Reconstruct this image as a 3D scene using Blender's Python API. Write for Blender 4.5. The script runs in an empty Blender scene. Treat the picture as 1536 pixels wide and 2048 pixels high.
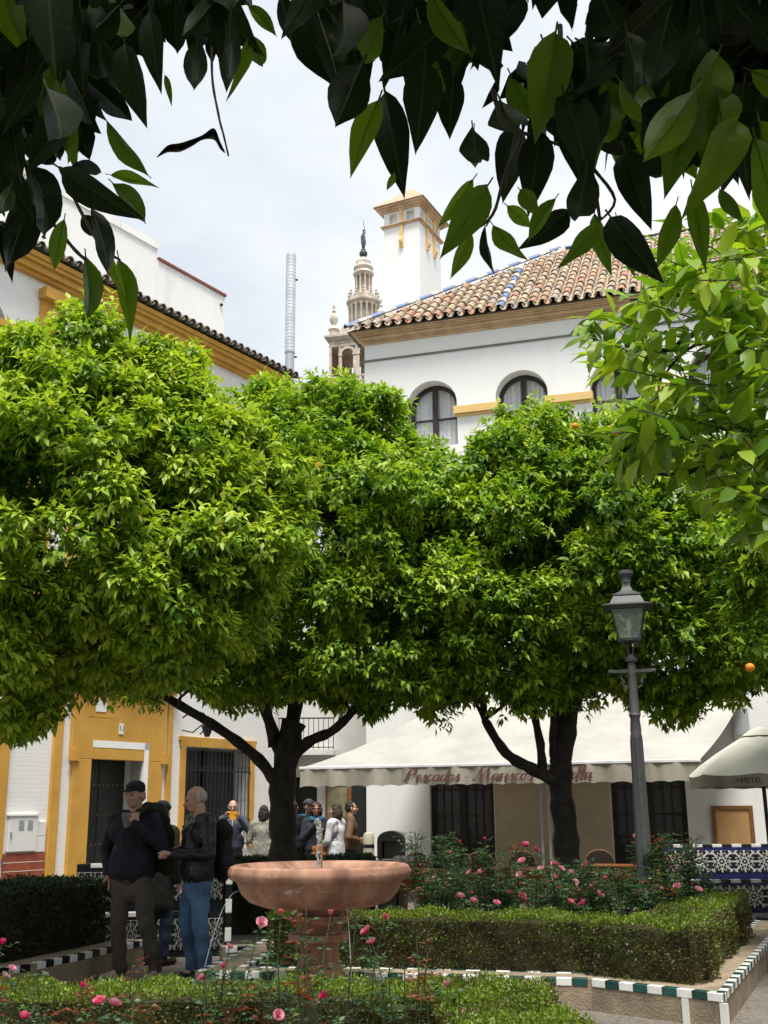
import bpy, bmesh, math, random
import numpy as np
from mathutils import Vector, Matrix
random.seed(7); RNG = np.random.default_rng(11)
scene = bpy.context.scene
COL = scene.collection
R = math.radians

# ------------------------------------------------------------ camera, sky, sun, exposure
FPX, PITCH, ROLL, EYE = 2235.0, R(14.9), R(-0.5), 1.55
cam_d = bpy.data.cameras.new('camera'); cam = bpy.data.objects.new('camera', cam_d); COL.objects.link(cam)
cam_d.sensor_fit = 'VERTICAL'; cam_d.sensor_height = 36.0; cam_d.lens = 36.0 * FPX / 2048.0
cam_d.clip_start = 0.05; cam_d.clip_end = 3000.0
CAMR = Matrix.Rotation(R(90) + PITCH, 4, 'X') @ Matrix.Rotation(ROLL, 4, 'Z')
cam.matrix_world = Matrix.Translation((0, 0, EYE)) @ CAMR
scene.camera = cam

SUN_DIR = Vector((0.04, -0.35, 0.94)).normalized()      # towards the veiled sun, high and behind the viewer
world = bpy.data.worlds.new('World'); scene.world = world; world.use_nodes = True
wn, wl = world.node_tree.nodes, world.node_tree.links
wn.clear()
w_out = wn.new('ShaderNodeOutputWorld'); w_bg = wn.new('ShaderNodeBackground'); w_bg.inputs['Strength'].default_value = 0.1
w_sky = wn.new('ShaderNodeTexSky'); w_sky.sky_type = 'NISHITA'; w_sky.sun_disc = False
w_sky.sun_elevation = math.asin(SUN_DIR.z); w_sky.sun_rotation = math.atan2(SUN_DIR.x, SUN_DIR.y)
w_tc = wn.new('ShaderNodeTexCoord'); w_map = wn.new('ShaderNodeMapping'); w_map.inputs['Scale'].default_value = (1.0, 1.0, 1.9)
w_map.inputs['Location'].default_value = (0.33, 0.1, 0.37)
w_no = wn.new('ShaderNodeTexNoise'); w_no.inputs['Scale'].default_value = 2.6; w_no.inputs['Detail'].default_value = 5; w_no.inputs['Roughness'].default_value = 0.52
w_rp = wn.new('ShaderNodeValToRGB')
w_rp.color_ramp.elements[0].position = 0.36; w_rp.color_ramp.elements[0].color = (3.45, 3.8, 4.2, 1)
w_rp.color_ramp.elements[1].position = 0.66; w_rp.color_ramp.elements[1].color = (5.2, 5.3, 5.4, 1)
w_mx = wn.new('ShaderNodeMixRGB'); w_mx.inputs['Fac'].default_value = 0.94
wl.new(w_tc.outputs['Generated'], w_map.inputs['Vector']); wl.new(w_map.outputs[0], w_no.inputs['Vector'])
wl.new(w_no.outputs['Fac'], w_rp.inputs['Fac']); wl.new(w_sky.outputs[0], w_mx.inputs[1]); wl.new(w_rp.outputs[0], w_mx.inputs[2])
wl.new(w_mx.outputs[0], w_bg.inputs['Color']); wl.new(w_bg.outputs[0], w_out.inputs['Surface'])

sun_d = bpy.data.lights.new('sun', 'SUN'); sun_d.energy = 2.8; sun_d.angle = R(20); sun_d.color = (1.0, 0.96, 0.88)
sun = bpy.data.objects.new('sun', sun_d); COL.objects.link(sun)
sun.rotation_euler = SUN_DIR.to_track_quat('Z', 'Y').to_euler(); sun.location = (0, -10, 60)
scene.view_settings.view_transform = 'Standard'; scene.view_settings.look = 'None'
scene.view_settings.exposure = 1.08; scene.view_settings.gamma = 1.0; scene.view_settings.use_curve_mapping = False
scene.render.engine = 'CYCLES'
scene.cycles.max_bounces = 8; scene.cycles.diffuse_bounces = 4; scene.cycles.transmission_bounces = 6; scene.cycles.transparent_max_bounces = 12
scene.cycles.use_denoising = True

def at(px, py, Y):
    """world point at depth Y seen at this place of the photograph"""
    d = CAMR.to_3x3() @ Vector(((px - 768) / FPX, -(py - 1024) / FPX, -1.0))
    return Vector((0, 0, EYE)) + d * (Y / d.y)

# ------------------------------------------------------------ helpers
def tag(o, label=None, cat=None, group=None, kind=None):
    if label: o['label'] = label
    if cat: o['category'] = cat
    if group: o['group'] = group
    if kind: o['kind'] = kind
    return o
def empty(name, loc=(0, 0, 0), rz=0.0, label=None, cat=None, group=None):
    o = bpy.data.objects.new(name, None); COL.objects.link(o); o.location = loc; o.rotation_euler = (0, 0, rz)
    o.empty_display_size = 0.1
    return tag(o, label, cat, group)
def link(name, me, parent=None, loc=None, rot=None, scale=None):
    o = bpy.data.objects.new(name, me); COL.objects.link(o); o.parent = parent
    if loc is not None: o.location = loc
    if rot is not None: o.rotation_euler = rot
    if scale is not None: o.scale = scale if hasattr(scale, '__len__') else (scale,) * 3
    return o
class MB:
    def __init__(s): s.v = []; s.f = []; s.m = []
    def add(s, verts, faces, m=0):
        b = len(s.v); s.v += [tuple(v) for v in verts]; s.f += [tuple(b + i for i in f) for f in faces]; s.m += [m] * len(faces); return s
    def box(s, x0, x1, y0, y1, z0, z1, m=0, M=None):
        vs = [Vector((x, y, z)) for z in (z0, z1) for y in (y0, y1) for x in (x0, x1)]
        if M: vs = [M @ v for v in vs]
        return s.add(vs, [(0, 2, 3, 1), (4, 5, 7, 6), (0, 1, 5, 4), (2, 6, 7, 3), (0, 4, 6, 2), (1, 3, 7, 5)], m)
    def lathe(s, prof, n=24, c=(0, 0, 0), m=0, a0=0.0, M=None, cap=True):
        vs = []; fs = []
        for r, z in prof:
            for k in range(n):
                a = a0 + 2 * math.pi * k / n; vs.append(Vector((c[0] + r * math.cos(a), c[1] + r * math.sin(a), c[2] + z)))
        for i in range(len(prof) - 1):
            for k in range(n):
                k2 = (k + 1) % n; fs.append((i * n + k, i * n + k2, (i + 1) * n + k2, (i + 1) * n + k))
        if cap: fs.append(tuple(range(n - 1, -1, -1))); fs.append(tuple((len(prof) - 1) * n + k for k in range(n)))
        if M: vs = [M @ v for v in vs]
        return s.add(vs, fs, m)
    def tube(s, pts, rad, n=8, m=0, cap=True):
        pts = [Vector(p) for p in pts]; rad = rad if hasattr(rad, '__len__') else [rad] * len(pts)
        vs = []; fs = []; u = None
        for i, p in enumerate(pts):
            t = (pts[min(i + 1, len(pts) - 1)] - pts[max(i - 1, 0)])
            t = t.normalized() if t.length > 1e-9 else Vector((0, 0, 1))
            if u is None: u = t.orthogonal().normalized()
            else:
                u = u - t * u.dot(t); u = u.normalized() if u.length > 1e-6 else t.orthogonal().normalized()
            w = t.cross(u)
            for k in range(n):
                a = 2 * math.pi * k / n; vs.append(p + (u * math.cos(a) + w * math.sin(a)) * rad[i])
        for i in range(len(pts) - 1):
            for k in range(n):
                k2 = (k + 1) % n; fs.append((i * n + k, i * n + k2, (i + 1) * n + k2, (i + 1) * n + k))
        if cap: fs.append(tuple(range(n - 1, -1, -1))); fs.append(tuple((len(pts) - 1) * n + k for k in range(n)))
        return s.add(vs, fs, m)
    def prism(s, poly, y0, y1, m=0, M=None):
        """polygon in local x,z drawn out along y"""
        n = len(poly); vs = [Vector((x, y0, z)) for x, z in poly] + [Vector((x, y1, z)) for x, z in poly]
        if M: vs = [M @ v for v in vs]
        return s.add(vs, [tuple(range(n)), tuple(range(2 * n - 1, n - 1, -1))] + [(k, n + k, n + (k + 1) % n, (k + 1) % n) for k in range(n)], m)
    def ico(s, c, r, sub=2, m=0, M=None):
        bm = bmesh.new(); bmesh.ops.create_icosphere(bm, subdivisions=sub, radius=1.0)
        r = r if hasattr(r, '__len__') else (r, r, r)
        vs = [Vector((v.co.x * r[0] + c[0], v.co.y * r[1] + c[1], v.co.z * r[2] + c[2])) for v in bm.verts]
        if M: vs = [M @ v for v in vs]
        fs = [tuple(v.index for v in f.verts) for f in bm.faces]; bm.free()
        return s.add(vs, fs, m)
    def mesh(s, name, mats, smooth=False, bevel=0.0):
        me = bpy.data.meshes.new(name); me.from_pydata(s.v, [], s.f)
        for mm in (mats if isinstance(mats, (list, tuple)) else [mats]): me.materials.append(mm)
        me.polygons.foreach_set('material_index', s.m)
        bm = bmesh.new(); bm.from_mesh(me)
        bmesh.ops.recalc_face_normals(bm, faces=bm.faces)
        if bevel:
            bmesh.ops.bevel(bm, geom=[e for e in bm.edges if len(e.link_faces) == 2 and e.calc_face_angle(0) > 0.6], offset=bevel, segments=1, affect='EDGES', clamp_overlap=True)
        bm.to_mesh(me); bm.free()
        if smooth:
            me.shade_smooth()
            try: me.set_sharp_from_angle(angle=R(38))
            except Exception: pass
        me.update(); return me
    def build(s, name, mats, parent=None, smooth=False, bevel=0.0, **kw):
        return link(name, s.mesh(name, mats, smooth, bevel), parent, **kw)
def np_mesh(name, V, T, mats, attr=None, parent=None, smooth=False):
    """triangle mesh from numpy arrays, with an optional float attribute 'tint' per vertex"""
    me = bpy.data.meshes.new(name); nv, nt = len(V), len(T)
    me.vertices.add(nv); me.vertices.foreach_set('co', np.ascontiguousarray(V, np.float32).ravel())
    me.loops.add(nt * 3); me.loops.foreach_set('vertex_index', np.ascontiguousarray(T, np.int32).ravel())
    me.polygons.add(nt); me.polygons.foreach_set('loop_start', np.arange(0, nt * 3, 3, dtype=np.int32))
    try: me.polygons.foreach_set('loop_total', np.full(nt, 3, np.int32))
    except Exception: pass
    if smooth: me.polygons.foreach_set('use_smooth', np.ones(nt, bool))
    for mm in (mats if isinstance(mats, (list, tuple)) else [mats]): me.materials.append(mm)
    if attr is not None:
        a = me.attributes.new('tint', 'FLOAT', 'POINT'); a.data.foreach_set('value', np.ascontiguousarray(attr, np.float32))
    me.update(calc_edges=True)
    return link(name, me, parent)

# ------------------------------------------------------------ materials
def new_mat(name):
    m = bpy.data.materials.new(name); m.use_nodes = True; nt = m.node_tree
    return m, nt.nodes, nt.links, nt.nodes['Principled BSDF']
def mat(name, base, rough=0.75, var=0.12, scale=5.0, bump=0.0, bscale=None, metal=0.0, spec=0.4, col2=None, thr=None, rnd=0.0, streak=False, coord='Object'):
    m, n, l, b = new_mat(name)
    b.inputs['Roughness'].default_value = rough; b.inputs['Metallic'].default_value = metal
    b.inputs['Specular IOR Level'].default_value = spec
    tc = n.new('ShaderNodeTexCoord'); mp = n.new('ShaderNodeMapping'); l.new(tc.outputs[coord], mp.inputs['Vector'])
    if streak: mp.inputs['Scale'].default_value = (1, 1, 0.18)
    no = n.new('ShaderNodeTexNoise'); no.inputs['Scale'].default_value = scale; no.inputs['Detail'].default_value = 6; no.inputs['Roughness'].default_value = 0.62
    l.new(mp.outputs[0], no.inputs['Vector'])
    rp = n.new('ShaderNodeValToRGB'); e = rp.color_ramp.elements
    lo = [max(0, c * (1 - 1.6 * var)) for c in base]; hi = [min(1, c * (1 + var)) for c in base]
    if col2: lo = list(col2)
    e[0].position, e[1].position = (thr if thr else (0.3, 0.68))
    e[0].color = (*lo, 1); e[1].color = (*hi, 1)
    l.new(no.outputs['Fac'], rp.inputs['Fac']); out = rp.outputs[0]
    if rnd:
        oi = n.new('ShaderNodeObjectInfo'); hs = n.new('ShaderNodeHueSaturation'); mr = n.new('ShaderNodeMapRange')
        mr.inputs[3].default_value = 1 - rnd; mr.inputs[4].default_value = 1 + rnd
        l.new(oi.outputs['Random'], mr.inputs[0]); l.new(mr.outputs[0], hs.inputs['Value']); l.new(out, hs.inputs['Color']); out = hs.outputs[0]
    l.new(out, b.inputs['Base Color'])
    if bump:
        n2 = n.new('ShaderNodeTexNoise'); n2.inputs['Scale'].default_value = bscale or scale * 6; n2.inputs['Detail'].default_value = 4
        l.new(tc.outputs[coord], n2.inputs['Vector'])
        bp = n.new('ShaderNodeBump'); bp.inputs['Strength'].default_value = bump; bp.inputs['Distance'].default_value = 0.02
        l.new(n2.outputs['Fac'], bp.inputs['Height']); l.new(bp.outputs[0], b.inputs['Normal'])
    return m
def leaf_mat(name, cols, trans=0.3, rough=0.38, spec=0.5, rnd=False, tcol=1.6, bump=0.0):
    """cols: colours from old to young leaf; 'tint' attribute (or object random) picks one"""
    m, n, l, b = new_mat(name)
    rp = n.new('ShaderNodeValToRGB'); el = rp.color_ramp.elements
    for i, c in enumerate(cols):
        p = i / (len(cols) - 1)
        e = el[0] if i == 0 else (el[-1] if i == len(cols) - 1 else el.new(p))
        e.position = p; e.color = (*c, 1)
    if rnd: src = n.new('ShaderNodeObjectInfo').outputs['Random']
    else:
        at_ = n.new('ShaderNodeAttribute'); at_.attribute_name = 'tint'; src = at_.outputs['Fac']
    l.new(src, rp.inputs['Fac']); c = rp.outputs[0]
    if bump:
        tc = n.new('ShaderNodeTexCoord'); no = n.new('ShaderNodeTexNoise'); no.inputs['Scale'].default_value = 40; no.inputs['Detail'].default_value = 3
        l.new(tc.outputs['Object'], no.inputs['Vector'])
        bp = n.new('ShaderNodeBump'); bp.inputs['Strength'].default_value = bump; bp.inputs['Distance'].default_value = 0.004
        l.new(no.outputs['Fac'], bp.inputs['Height']); l.new(bp.outputs[0], b.inputs['Normal'])
        sx = n.new('ShaderNodeSeparateXYZ'); l.new(tc.outputs['Object'], sx.inputs[0])
        def mt(op, a, b_=None, c_=None):
            q = n.new('ShaderNodeMath'); q.operation = op
            for i_, v_ in enumerate((a, b_, c_)):
                if v_ is None: continue
                if isinstance(v_, (int, float)): q.inputs[i_].default_value = v_
                else: l.new(v_, q.inputs[i_])
            return q.outputs[0]
        ay = mt('ABSOLUTE', sx.outputs['Y']); vein = mt('POWER', mt('ABSOLUTE', mt('SINE', mt('MULTIPLY', mt('SUBTRACT', sx.outputs['X'], mt('MULTIPLY', ay, .9)), 34.0))), 14.0); rib = mt('LESS_THAN', ay, .010)
        vn = mt('MULTIPLY', mt('MAXIMUM', mt('MULTIPLY', vein, .25), rib), .16)
        mv = n.new('ShaderNodeMixRGB'); mv.inputs[2].default_value = (.22, .28, .06, 1); l.new(vn, mv.inputs['Fac']); l.new(c, mv.inputs[1]); c = mv.outputs[0]
        mx2 = n.new('ShaderNodeMixRGB'); mx2.blend_type = 'MULTIPLY'; mx2.inputs['Fac'].default_value = 0.5
        r2 = n.new('ShaderNodeValToRGB'); r2.color_ramp.elements[0].position = .3; r2.color_ramp.elements[0].color = (.55, .6, .5, 1)
        l.new(no.outputs['Fac'], r2.inputs['Fac']); l.new(c, mx2.inputs[1]); l.new(r2.outputs[0], mx2.inputs[2]); c = mx2.outputs[0]
    l.new(c, b.inputs['Base Color']); b.inputs['Roughness'].default_value = rough; b.inputs['Specular IOR Level'].default_value = spec
    tr = n.new('ShaderNodeBsdfTranslucent'); mul = n.new('ShaderNodeMixRGB'); mul.blend_type = 'MULTIPLY'; mul.inputs['Fac'].default_value = 1
    mul.inputs[2].default_value = (tcol, tcol * 1.05, tcol * 0.5, 1); l.new(c, mul.inputs[1]); l.new(mul.outputs[0], tr.inputs['Color'])
    mx = n.new('ShaderNodeMixShader'); mx.inputs['Fac'].default_value = trans
    l.new(b.outputs[0], mx.inputs[1]); l.new(tr.outputs[0], mx.inputs[2]); l.new(mx.outputs[0], n['Material Output'].inputs['Surface'])
    return m
def glass_mat(name, col=(0.75, 0.85, 0.8), alpha=0.35, rough=0.05):
    m, n, l, b = new_mat(name)
    b.inputs['Base Color'].default_value = (*col, 1); b.inputs['Roughness'].default_value = rough; b.inputs['Alpha'].default_value = alpha
    return m
M = {}
M['white_wall'] = mat('white_limewash', (0.80, 0.80, 0.79), 0.85, 0.05, 1.3, 0.15, 30, col2=(0.71, 0.705, 0.69), thr=(0.30, 0.46), streak=True)
M['aged_white'] = mat('weathered_white_wall', (0.78, 0.78, 0.76), 0.85, 0.1, 1.4, 0.15, 30, col2=(0.55, 0.54, 0.5), thr=(0.25, 0.5), streak=True)
M['grey_wall'] = mat('grey_plaster', (0.72, 0.71, 0.68), 0.85, 0.08, 1.2, 0.1, 25)  # plaster a little greyer than the white limewash
M['ochre'] = mat('ochre_paint', (0.58, 0.315, 0.06), 0.8, 0.10, 2.2, 0.15, 30)
M['ochre_pale'] = mat('pale_ochre_paint', (0.74, 0.50, 0.20), 0.8, 0.06, 2.0)
M['brick_trim'] = mat('worn_brick_moulding', (0.62, 0.45, 0.28), 0.85, 0.15, 3.0, 0.3, 40, col2=(0.44, 0.31, 0.19))
M['stripe'] = mat('grey_moulding', (0.20, 0.19, 0.18), 0.8)
M['dark_wood'] = mat('dark_brown_wood', (0.035, 0.024, 0.02), 0.5, 0.2, 8)
M['black_door'] = mat('black_green_door', (0.018, 0.022, 0.020), 0.45, 0.3, 3, streak=True)
M['brass'] = mat('brass_studs', (0.45, 0.36, 0.14), 0.35, metal=0.8)
M['iron'] = mat('black_iron', (0.018, 0.02, 0.02), 0.55, 0.2, 20)
M['dado'] = mat('red_tile_dado', (0.30, 0.075, 0.04), 0.7, 0.2, 6, 0.2)
M['steel'] = mat('galvanised_steel', (0.62, 0.65, 0.66), 0.42, 0.10, 3, metal=0.55)
M['steel_dark'] = mat('grey_steel', (0.42, 0.44, 0.46), 0.5, 0.10, 3, metal=0.5)
M['lamp_iron'] = mat('grey_painted_iron', (0.075, 0.077, 0.08), 0.5, 0.12, 12, 0.1)
M['stone'] = mat('carved_limestone', (0.56, 0.50, 0.42), 0.9, 0.22, 0.8, 0.2, 3, col2=(0.34, 0.29, 0.24))
M['stone_brick'] = mat('tower_brick', (0.47, 0.37, 0.28), 0.9, 0.2, 1.1)
M['bronze'] = mat('dark_bronze', (0.06, 0.065, 0.06), 0.6)
M['marble'] = None
M['tan_render'] = mat('tan_rendered_kerb', (0.27, 0.21, 0.145), 0.9, 0.3, 4, 0.4, 50, col2=(.15, .125, .09))
M['tile_white'] = mat('white_glazed_tile', (0.74, 0.74, 0.70), 0.25, 0.08, 9, rnd=0.06)
M['tile_green'] = mat('dark_green_glazed_tile', (0.015, 0.06, 0.055), 0.2, 0.25, 9, rnd=0.3)
M['tile_blue'] = mat('blue_glazed_tile', (0.02, 0.025, 0.13), 0.2, 0.2, 9, rnd=0.2)
M['tile_black'] = mat('black_glazed_tile', (0.012, 0.014, 0.018), 0.2, 0.2, 9)
M['bark'] = mat('orange_tree_bark', (0.036, 0.030, 0.024), 0.9, 0.35, 7, 1.0, 22, col2=(0.012, 0.010, 0.008))
M['twig'] = mat('green_brown_twig', (0.06, 0.055, 0.03), 0.8, 0.2, 20)
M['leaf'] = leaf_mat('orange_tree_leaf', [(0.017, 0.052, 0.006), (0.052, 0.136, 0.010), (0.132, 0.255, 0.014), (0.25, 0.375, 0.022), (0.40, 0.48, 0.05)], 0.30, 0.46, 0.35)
M['orange'] = mat('orange_peel', (0.75, 0.22, 0.01), 0.45, 0.1, 30, 0.1)
M['soil'] = mat('bed_soil', (0.05, 0.038, 0.027), 0.95, 0.3, 9, 0.6, 40)
M['awning'] = mat('white_awning_canvas', (0.37, 0.36, 0.335), 0.8, 0.12, 1.1, 0.3, 9)
M['valance'] = mat('soiled_shaded_canvas', (0.36, 0.33, 0.275), 0.85, 0.2, 3.0, streak=True)  # soiled canvas, colour also lowered for the shade on the valance
M['lettering'] = mat('brown_lettering', (0.13, 0.06, 0.045), 0.8)
M['pale_wood'] = mat('pale_wood_panel', (0.45, 0.26, 0.11), 0.6, 0.15, 5, streak=True)
M['brown_wood'] = mat('brown_wood', (0.20, 0.085, 0.03), 0.55, 0.2, 6)
M['cloth_orange'] = mat('orange_tablecloth', (0.33, 0.10, 0.02), 0.8, 0.1, 6)
M['cane'] = mat('dark_cane', (0.035, 0.025, 0.018), 0.7, 0.3, 30)
M['black_plastic'] = mat('black_plastic', (0.012, 0.012, 0.013), 0.5)
M['cream_plastic'] = mat('cream_painted_steel', (0.58, 0.54, 0.42), 0.5, 0.08, 5)
M['water'] = None
# ------------------------------------------------------------ ground
def ground_mat():
    m, n, l, b = new_mat('plaza_gravel')
    tc = n.new('ShaderNodeTexCoord')
    n1 = n.new('ShaderNodeTexNoise'); n1.inputs['Scale'].default_value = 0.45; n1.inputs['Detail'].default_value = 8
    n2 = n.new('ShaderNodeTexVoronoi'); n2.inputs['Scale'].default_value = 45
    for q in (n1, n2): l.new(tc.outputs['Object'], q.inputs['Vector'])
    r1 = n.new('ShaderNodeValToRGB'); r1.color_ramp.elements[0].position = .35; r1.color_ramp.elements[0].color = (.105, .092, .078, 1)
    r1.color_ramp.elements[1].position = .65; r1.color_ramp.elements[1].color = (.19, .172, .15, 1)
    r2 = n.new('ShaderNodeValToRGB'); r2.color_ramp.elements[0].color = (.55, .55, .55, 1); r2.color_ramp.elements[1].color = (1.35, 1.3, 1.25, 1)
    l.new(n1.outputs['Fac'], r1.inputs['Fac']); l.new(n2.outputs['Color'], r2.inputs['Fac'])
    mx = n.new('ShaderNodeMixRGB'); mx.blend_type = 'MULTIPLY'; mx.inputs['Fac'].default_value = 1
    l.new(r1.outputs[0], mx.inputs[1]); l.new(r2.outputs[0], mx.inputs[2]); l.new(mx.outputs[0], b.inputs['Base Color'])
    bp = n.new('ShaderNodeBump'); bp.inputs['Strength'].default_value = .5; bp.inputs['Distance'].default_value = .01
    l.new(n2.outputs['Distance'], bp.inputs['Height']); l.new(bp.outputs[0], b.inputs['Normal']); b.inputs['Roughness'].default_value = .9
    return m
M['ground'] = ground_mat()
g = MB().add([(-600, -300, 0), (600, -300, 0), (600, 900, 0), (-600, 900, 0)], [(0, 1, 2, 3)]).build('ground', M['ground'])
tag(g, 'grey gravel ground of the plaza', None, kind='structure')

# ------------------------------------------------------------ facade with openings
def facade(mb, s0, s1, z0, z1, ops, depth, m=0, mr=0, y=0.0):
    """front wall at local y with openings (a, b, za, zb, arched); the reveals run back by depth"""
    x = s0
    for a, b, za, zb, arch in sorted(ops):
        mb.add([(x, y, z0), (a, y, z0), (a, y, z1), (x, y, z1)], [(0, 1, 2, 3)], m)
        if za > z0: mb.add([(a, y, z0), (b, y, z0), (b, y, za), (a, y, za)], [(0, 1, 2, 3)], m); mb.add([(a, y, za), (b, y, za), (b, y + depth, za), (a, y + depth, za)], [(0, 1, 2, 3)], mr)
        if arch:
            r = (b - a) / 2; c = (a + b) / 2; sp = zb - r
            arc = [(c - r * math.cos(math.pi * k / 20), sp + r * math.sin(math.pi * k / 20)) for k in range(21)]
        else: sp = zb; arc = [(a, zb), (b, zb)]
        for k in range(len(arc) - 1):
            (xa, zA), (xb, zB) = arc[k], arc[k + 1]
            mb.add([(xa, y, zA), (xb, y, zB), (xb, y, z1), (xa, y, z1)], [(0, 1, 2, 3)], m)
            mb.add([(xa, y, zA), (xb, y, zB), (xb, y + depth, zB), (xa, y + depth, zA)], [(0, 1, 2, 3)], mr)
        for q in (a, b): mb.add([(q, y, za), (q, y + depth, za), (q, y + depth, sp), (q, y, sp)], [(0, 1, 2, 3)], mr)
        x = b
    mb.add([(x, y, z0), (s1, y, z0), (s1, y, z1), (x, y, z1)], [(0, 1, 2, 3)], m)

# roof tiles ---------------------------------------------------
def tile_mat(name, cols, dirt=(0.16, 0.13, 0.10)):
    m, n, l, b = new_mat(name)
    oi = n.new('ShaderNodeObjectInfo'); rp = n.new('ShaderNodeValToRGB'); rp.color_ramp.interpolation = 'CONSTANT'
    el = rp.color_ramp.elements
    for i, c in enumerate(cols):
        e = el[0] if i == 0 else (el[1] if i == 1 else el.new(i / len(cols)))
        e.position = i / len(cols); e.color = (*c, 1)
    l.new(oi.outputs['Random'], rp.inputs['Fac'])
    tc = n.new('ShaderNodeTexCoord'); mp = n.new('ShaderNodeVectorMath'); mp.operation = 'ADD'
    sc = n.new('ShaderNodeVectorMath'); sc.operation = 'SCALE'; sc.inputs['Scale'].default_value = 37.0
    l.new(oi.outputs['Location'], sc.inputs[0]); l.new(tc.outputs['Object'], mp.inputs[0]); l.new(sc.outputs[0], mp.inputs[1])
    no = n.new('ShaderNodeTexNoise'); no.inputs['Scale'].default_value = 9; no.inputs['Detail'].default_value = 8; no.inputs['Roughness'].default_value = .7
    l.new(mp.outputs[0], no.inputs['Vector'])
    r2 = n.new('ShaderNodeValToRGB'); r2.color_ramp.elements[0].position = .38; r2.color_ramp.elements[1].position = .6
    l.new(no.outputs['Fac'], r2.inputs['Fac'])
    mx = n.new('ShaderNodeMixRGB'); mx.inputs[1].default_value = (*dirt, 1); l.new(r2.outputs[0], mx.inputs['Fac']); l.new(rp.outputs[0], mx.inputs[2])
    l.new(mx.outputs[0], b.inputs['Base Color']); b.inputs['Roughness'].default_value = .85
    bp = n.new('ShaderNodeBump'); bp.inputs['Strength'].default_value = .4; bp.inputs['Distance'].default_value = .01
    l.new(no.outputs['Fac'], bp.inputs['Height']); l.new(bp.outputs[0], b.inputs['Normal'])
    return m
M['roof_tile'] = tile_mat('clay_roof_tile', [(.50, .40, .27), (.52, .30, .18), (.44, .34, .24), (.56, .44, .30), (.46, .22, .12), (.40, .34, .28), (.54, .42, .28), (.36, .30, .25), (.50, .34, .22)], (.20, .165, .13))
M['old_tile'] = tile_mat('grey_weathered_tile', [(.22, .20, .17), (.28, .24, .19), (.17, .16, .14), (.33, .27, .20)], (.09, .085, .075))
M['glaze_blue'] = mat('blue_glazed_roof_tile', (0.09, 0.17, 0.42), 0.35, 0.25, 8, col2=(.24, .21, .18), thr=(.40, .54))
M['glaze_white'] = mat('white_glazed_roof_tile', (0.66, 0.65, 0.61), 0.4, 0.2, 8, col2=(.3, .26, .22), thr=(.42, .56))
def tile_mesh(name, m, r0=0.088, r1=0.072, L=0.46, t=0.014, n=8, up=1):
    """half pipe along local y (down-slope end at y=0), crown up (cover) or down (channel)"""
    mb = MB(); vs = []
    for y, r in ((0, r0), (L, r1)):
        for rr in (r, r - t):
            for k in range(n + 1):
                a = math.pi * k / n; vs.append((-rr * math.cos(a), y, up * rr * math.sin(a) * 1.0))
    q = n + 1; fs = []
    for k in range(n):
        fs += [(k, k + 1, 2 * q + k + 1, 2 * q + k), (q + k, 3 * q + k, 3 * q + k + 1, q + k + 1), (k, q + k, q + k + 1, k + 1)]
    fs += [(0, 2 * q, 3 * q, q), (n, q + n, 3 * q + n, 2 * q + n)]
    mb.add(vs, fs); return mb.mesh(name, m, smooth=True)
TILE_C = tile_mesh('cover_tile', M['roof_tile']); TILE_U = tile_mesh('channel_tile', M['roof_tile'], 0.078, 0.085, up=-1)
TILE_CB = tile_mesh('cover_tile_blue', M['glaze_blue']); TILE_CW = tile_mesh('cover_tile_white', M['glaze_white'])
TILE_OC = tile_mesh('old_cover_tile', M['old_tile']); TILE_OU = tile_mesh('old_channel_tile', M['old_tile'], 0.075, 0.085, up=-1)

# ------------------------------------------------------------ white building with the arched windows
RB = empty('white_building', (-0.4, 23.0, 0), R(-17), 'white building with arched windows and clay tile hip roof behind the awning', 'building')
mb = MB()
facade(mb, 0, 13, 0, 5, [(1.31, 2.58, 0, 2.45, False), (4.81, 6.17, 0, 2.45, False), (8.6, 9.9, 0, 2.45, False)], 0.35)
WIN = [1.51, 3.45, 5.42, 7.38, 9.34]
facade(mb, 0, 13, 5, 11.48, [(c - .55, c + .55, 8.98, 10.47, True) for c in WIN], 0.42)
mb.add([(0, 0, 0), (0, 11, 0), (0, 11, 11.48), (0, 0, 11.48)], [(0, 1, 2, 3)])
mb.add([(13, 0, 0), (13, 11, 0), (13, 11, 11.4), (13, 0, 11.4)], [(0, 1, 2, 3)])
mb.add([(0, 11, 0), (13, 11, 0), (13, 11, 11.4), (0, 11, 11.4)], [(0, 1, 2, 3)])
mb.build('wall', M['white_wall'], RB)
# brick cornice: courses stepping out
mb = MB()
for y, za, zb in ((-.04, 11.48, 11.53), (-.08, 11.53, 11.56), (-.13, 11.56, 11.64), (-.19, 11.64, 11.67), (-.24, 11.67, 11.70), (-.29, 11.70, 11.72)):
    mb.box(y * .8, 13.1, y, .35, za, zb - .003)
mb.build('cornice', M['brick_trim'], RB, bevel=.012)
MB().box(-.03, 13, -.03, .02, 11.085, 11.125).build('moulding', M['stripe'], RB)
for i in range(len(WIN) - 1):
    a, b = WIN[i] + .552, WIN[i + 1] - .552
    MB().box(a - .06, b + .06, -.10, .05, 9.63, 9.80).box(a - .02, b + .02, -.055, .04, 9.585, 9.627).build('sill_band', M['ochre_pale'], RB, bevel=.006)
M['curtain'] = mat('white_net_curtain', (0.86, 0.87, 0.88), 0.9, 0.03, 8)
M['pane'] = glass_mat('window_glass', (0.7, 0.75, 0.8), 0.08, 0.03)
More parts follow.
